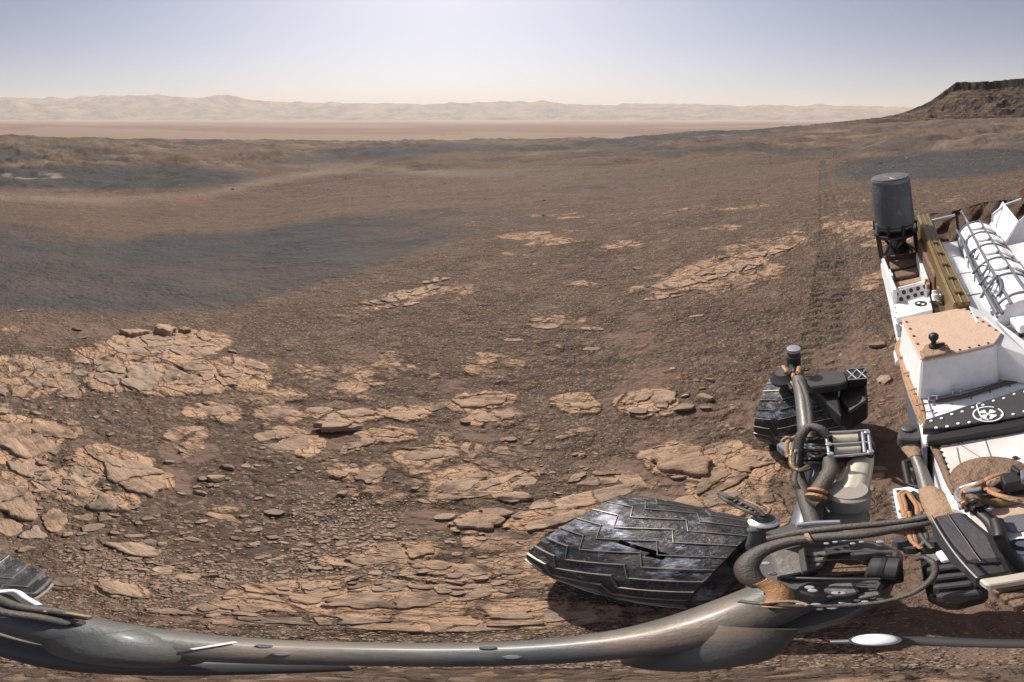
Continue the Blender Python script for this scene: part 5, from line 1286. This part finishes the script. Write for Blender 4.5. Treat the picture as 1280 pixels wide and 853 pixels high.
# near pivot: plates, housings, bolts
base_ = [P(930, 712, z=.70), P(965, 680, z=.70), P(1030, 668, z=.70), P(1100, 676, z=.70), P(1130, 690, z=.70), P(1110, 735, z=.70), P(1060, 752, z=.70), P(985, 768, z=.70), P(940, 765, z=.70)]
pv = part('pivot_housing', loft(base_, [p - ZA * .12 for p in base_], .012), MD, label='dark grey pivot housing between the arms')
def blk(pts, z, th, m_, nm, par=None, b=.005):
    q = [P(x, y, z=z) for x, y in pts]; return part(nm, loft(q, [p - ZA * th for p in q], b), m_, par or pv)
blk([(955, 665), (990, 654), (1050, 654), (1048, 664), (975, 676)], .80, .05, MD, 'cover_plate')
blk([(1020, 700), (1086, 697), (1088, 716), (1018, 722)], .712, .02, MTP, 'cover_plate')
blk([(1060, 692), (1082, 684), (1106, 688), (1108, 694), (1084, 700)], .78, .05, MD, 'cover_plate')
blk([(962, 690), (1000, 682), (1040, 686), (1024, 712), (972, 722)], .74, .06, MG, 'cover_plate')
blk([(980, 730), (1060, 722), (1108, 724), (1100, 738), (1040, 748), (985, 752)], .73, .06, MD, 'cover_plate')
blk([(1028, 738), (1040, 729), (1068, 728), (1075, 741), (1050, 746)], .76, .03, MG, 'cover_plate')
blk([(940, 775), (1000, 756), (1064, 748), (1100, 745), (1060, 772), (1010, 786), (950, 792)], .66, .06, MG, 'cover_plate')
a_, b_ = P(1086, 709, z=.78), P(1126, 711, z=.78); part('pivot_drum', lathe(a_, b_ - a_, [(0, .036), (.004, .042), ((b_ - a_).length - .004, .042), ((b_ - a_).length, .036)], 22), MD, pv, smooth=35)
part('drum_collar', lathe(a_.lerp(b_, .35), b_ - a_, [(0, .044), (.008, .044)], 22), MBK, pv, smooth=30)
for x, y in ((1012, 735), (1016, 739), (1046, 742), (1052, 742), (1006, 660), (1030, 660), (1090, 712), (958, 705), (966, 718), (1020, 757), (1040, 760), (1062, 757), (1078, 756), (1002, 756), (1058, 666), (1100, 678)):
    bolt(P(x, y, z=.80), ZA, .007, pv)
part('frame_rod', tube([P(975, 722, z=.79), P(1040, 724, z=.80), P(1100, 724, z=.79)], .005, 8), MD, pv, smooth=50)
part('frame_rod', tube([P(1050, 690, z=.80), P(1080, 689, z=.80), P(1110, 691, z=.80)], .004, 8), MSI, pv, smooth=50)
part('pivot_strip', tube([P(995, 657, z=.82), P(1022, 654, z=.82), P(1050, 653, z=.82)], .009, 8), MSI, pv, smooth=50)
for pts, z_, th_, m_ in (([(998, 688), (1006, 684), (1012, 716), (1002, 718)], .765, .03, MD), ([(1030, 684), (1062, 680), (1066, 690), (1034, 694)], .765, .03, MBK), ([(1070, 742), (1098, 738), (1102, 744), (1074, 749)], .745, .02, MG), ([(1112, 694), (1128, 698), (1130, 722), (1114, 726)], .76, .05, MBK), ([(948, 742), (984, 736), (986, 742), (950, 750)], .745, .02, MG)):
    blk(pts, z_, th_, m_, 'cover_plate', b=.003)
for k in range(12): bolt(P(996 + k * 9.5, 764 - k * 1.6 + (k % 2) * 3, z=.735), ZA, .005, pv, MD if k % 3 else MSI)
for k in range(8): bolt(P(1000 + k * 11, 680 - (k % 3) * 2, z=.79), ZA, .005, pv, MSI)
for y0 in (694, 701, 726, 732): part('seam', tube([P(1000, y0 + 2, z=.745), P(1050, y0 - 1, z=.747), P(1084, y0, z=.745)], .0022, 6), MBK, pv)
# hoses over the pivot
part('hose', tube([P(1195, 640, z=.98), P(1165, 651, z=.92), P(1125, 660, z=.90), P(1080, 668, z=.90), P(1030, 672, z=.89), P(985, 678, z=.88), P(950, 690, z=.87), P(934, 706, z=.86), P(938, 722, z=.84), P(954, 732, z=.82)], [.013, .014, .014, .015, .016, .017, .018, .019, .019, .018], 16, 8), MHS, smooth=70, label='thick black hose looping over the pivot')
part('hose', tube([P(1190, 636, z=.98), P(1150, 648, z=.93), P(1110, 654, z=.91), P(1050, 660, z=.90), P(1000, 666, z=.89), P(962, 674, z=.86)], [.009, .010, .011, .012, .012, .012], 12, 8), MHS, smooth=70)
part('hose_tie', lathe(P(1012, 673, z=.892), P(985, 678, z=.88) - P(1030, 672, z=.89), [(-.003, .018), (.005, .018)], 18), MFB)
part('orange_sleeve', tube([P(948, 727, z=.835), P(962, 732, z=.825), P(973, 740, z=.815), P(975, 750, z=.80), P(968, 760, z=.79)], [.0175, .018, .0175, .017, .016], 16, 8), MOR, smooth=70, label='orange wrapped end of the black hose')
part('thin_cable', tube([P(925, 752, z=.84), P(975, 757, z=.85), P(1040, 758, z=.84), P(1100, 753, z=.84), P(1140, 742, z=.84), P(1166, 722, z=.86), P(1168, 706, z=.88), P(1156, 697, z=.88), P(1145, 700, z=.86)], .006, 8, 8), MHS, smooth=70)
part('thin_cable', tube([P(950, 755, z=.86), P(990, 752, z=.86), P(1010, 757, z=.86)], .004, 6), MFB, smooth=70)
# near wheel motor and its cable
hc = P(955, 664, z=.56)
wm = part('wheel_motor', lathe(hc, ZA, [(0, .028), (.04, .028), (.045, .035), (.06, .035), (.065, .026), (.11, .026), (.12, .022), (.125, .015)], 26), MG, smooth=35, label='silver wheel motor cap at the near wheel')
part('motor_collar', lathe(P(955, 653, z=.66), ZA, [(0, .034), (.008, .036), (.012, .028)], 26), MSI, wm, smooth=35)
part('motor_lug', tube([P(955, 660, z=.62), P(938, 664, z=.60)], [.020, .014], 12), MG, wm, smooth=40)
part('motor_stem', tube([P(952, 660, z=.6), P(948, 676, z=.5), P(950, 690, z=.4)], [.026, .026, .04], 14), MG, wm, smooth=50)
for k, pts in enumerate(([(955, 645), (942, 634), (925, 627), (910, 622), (899, 617)], [(958, 643), (945, 632), (932, 626), (920, 620)], [(948, 646), (936, 640), (922, 634), (908, 626), (900, 620)], [(960, 642), (962, 636), (955, 632), (944, 628)])):
    part('harness_cable', tube([P(x, y, z=.70 + .012 * (i % 2)) for i, (x, y) in enumerate(pts)], (.008, .006, .007, .005)[k], 8), (MHS, MFB, MHS, MFB)[k], smooth=60)
for k in range(7):
    u = k / 6; part('cable_clamp', lathe(P(950 - 44 * u, 641 - 20 * u, z=.70), P(900, 620, z=.7) - P(950, 641, z=.7), [(0, .011), (.006, .011)], 12), MG if k % 2 else MHS)
hub = P(948, 700, z=.36); part('hub_shaft', tube([hub, P(1000, 720, z=.52)], [.07, .05], 20), MBK, smooth=40)
# pale oval lying almost below the lens
part('white_dome', lathe(P(1096, 801, z=.97), ZA, [(0, .010), (.003, .0165), (.010, .0175), (.016, .012), (.018, .002)], 22), MWC, smooth=60, label='small white domed cap below the suspension')
part('dome_arm', tube([P(1040, 803, z=.955), P(1096, 802, z=.96), P(1160, 802, z=.955), P(1300, 805, z=.95)], [.007, .011, .014, .014], 12), MD, smooth=60)
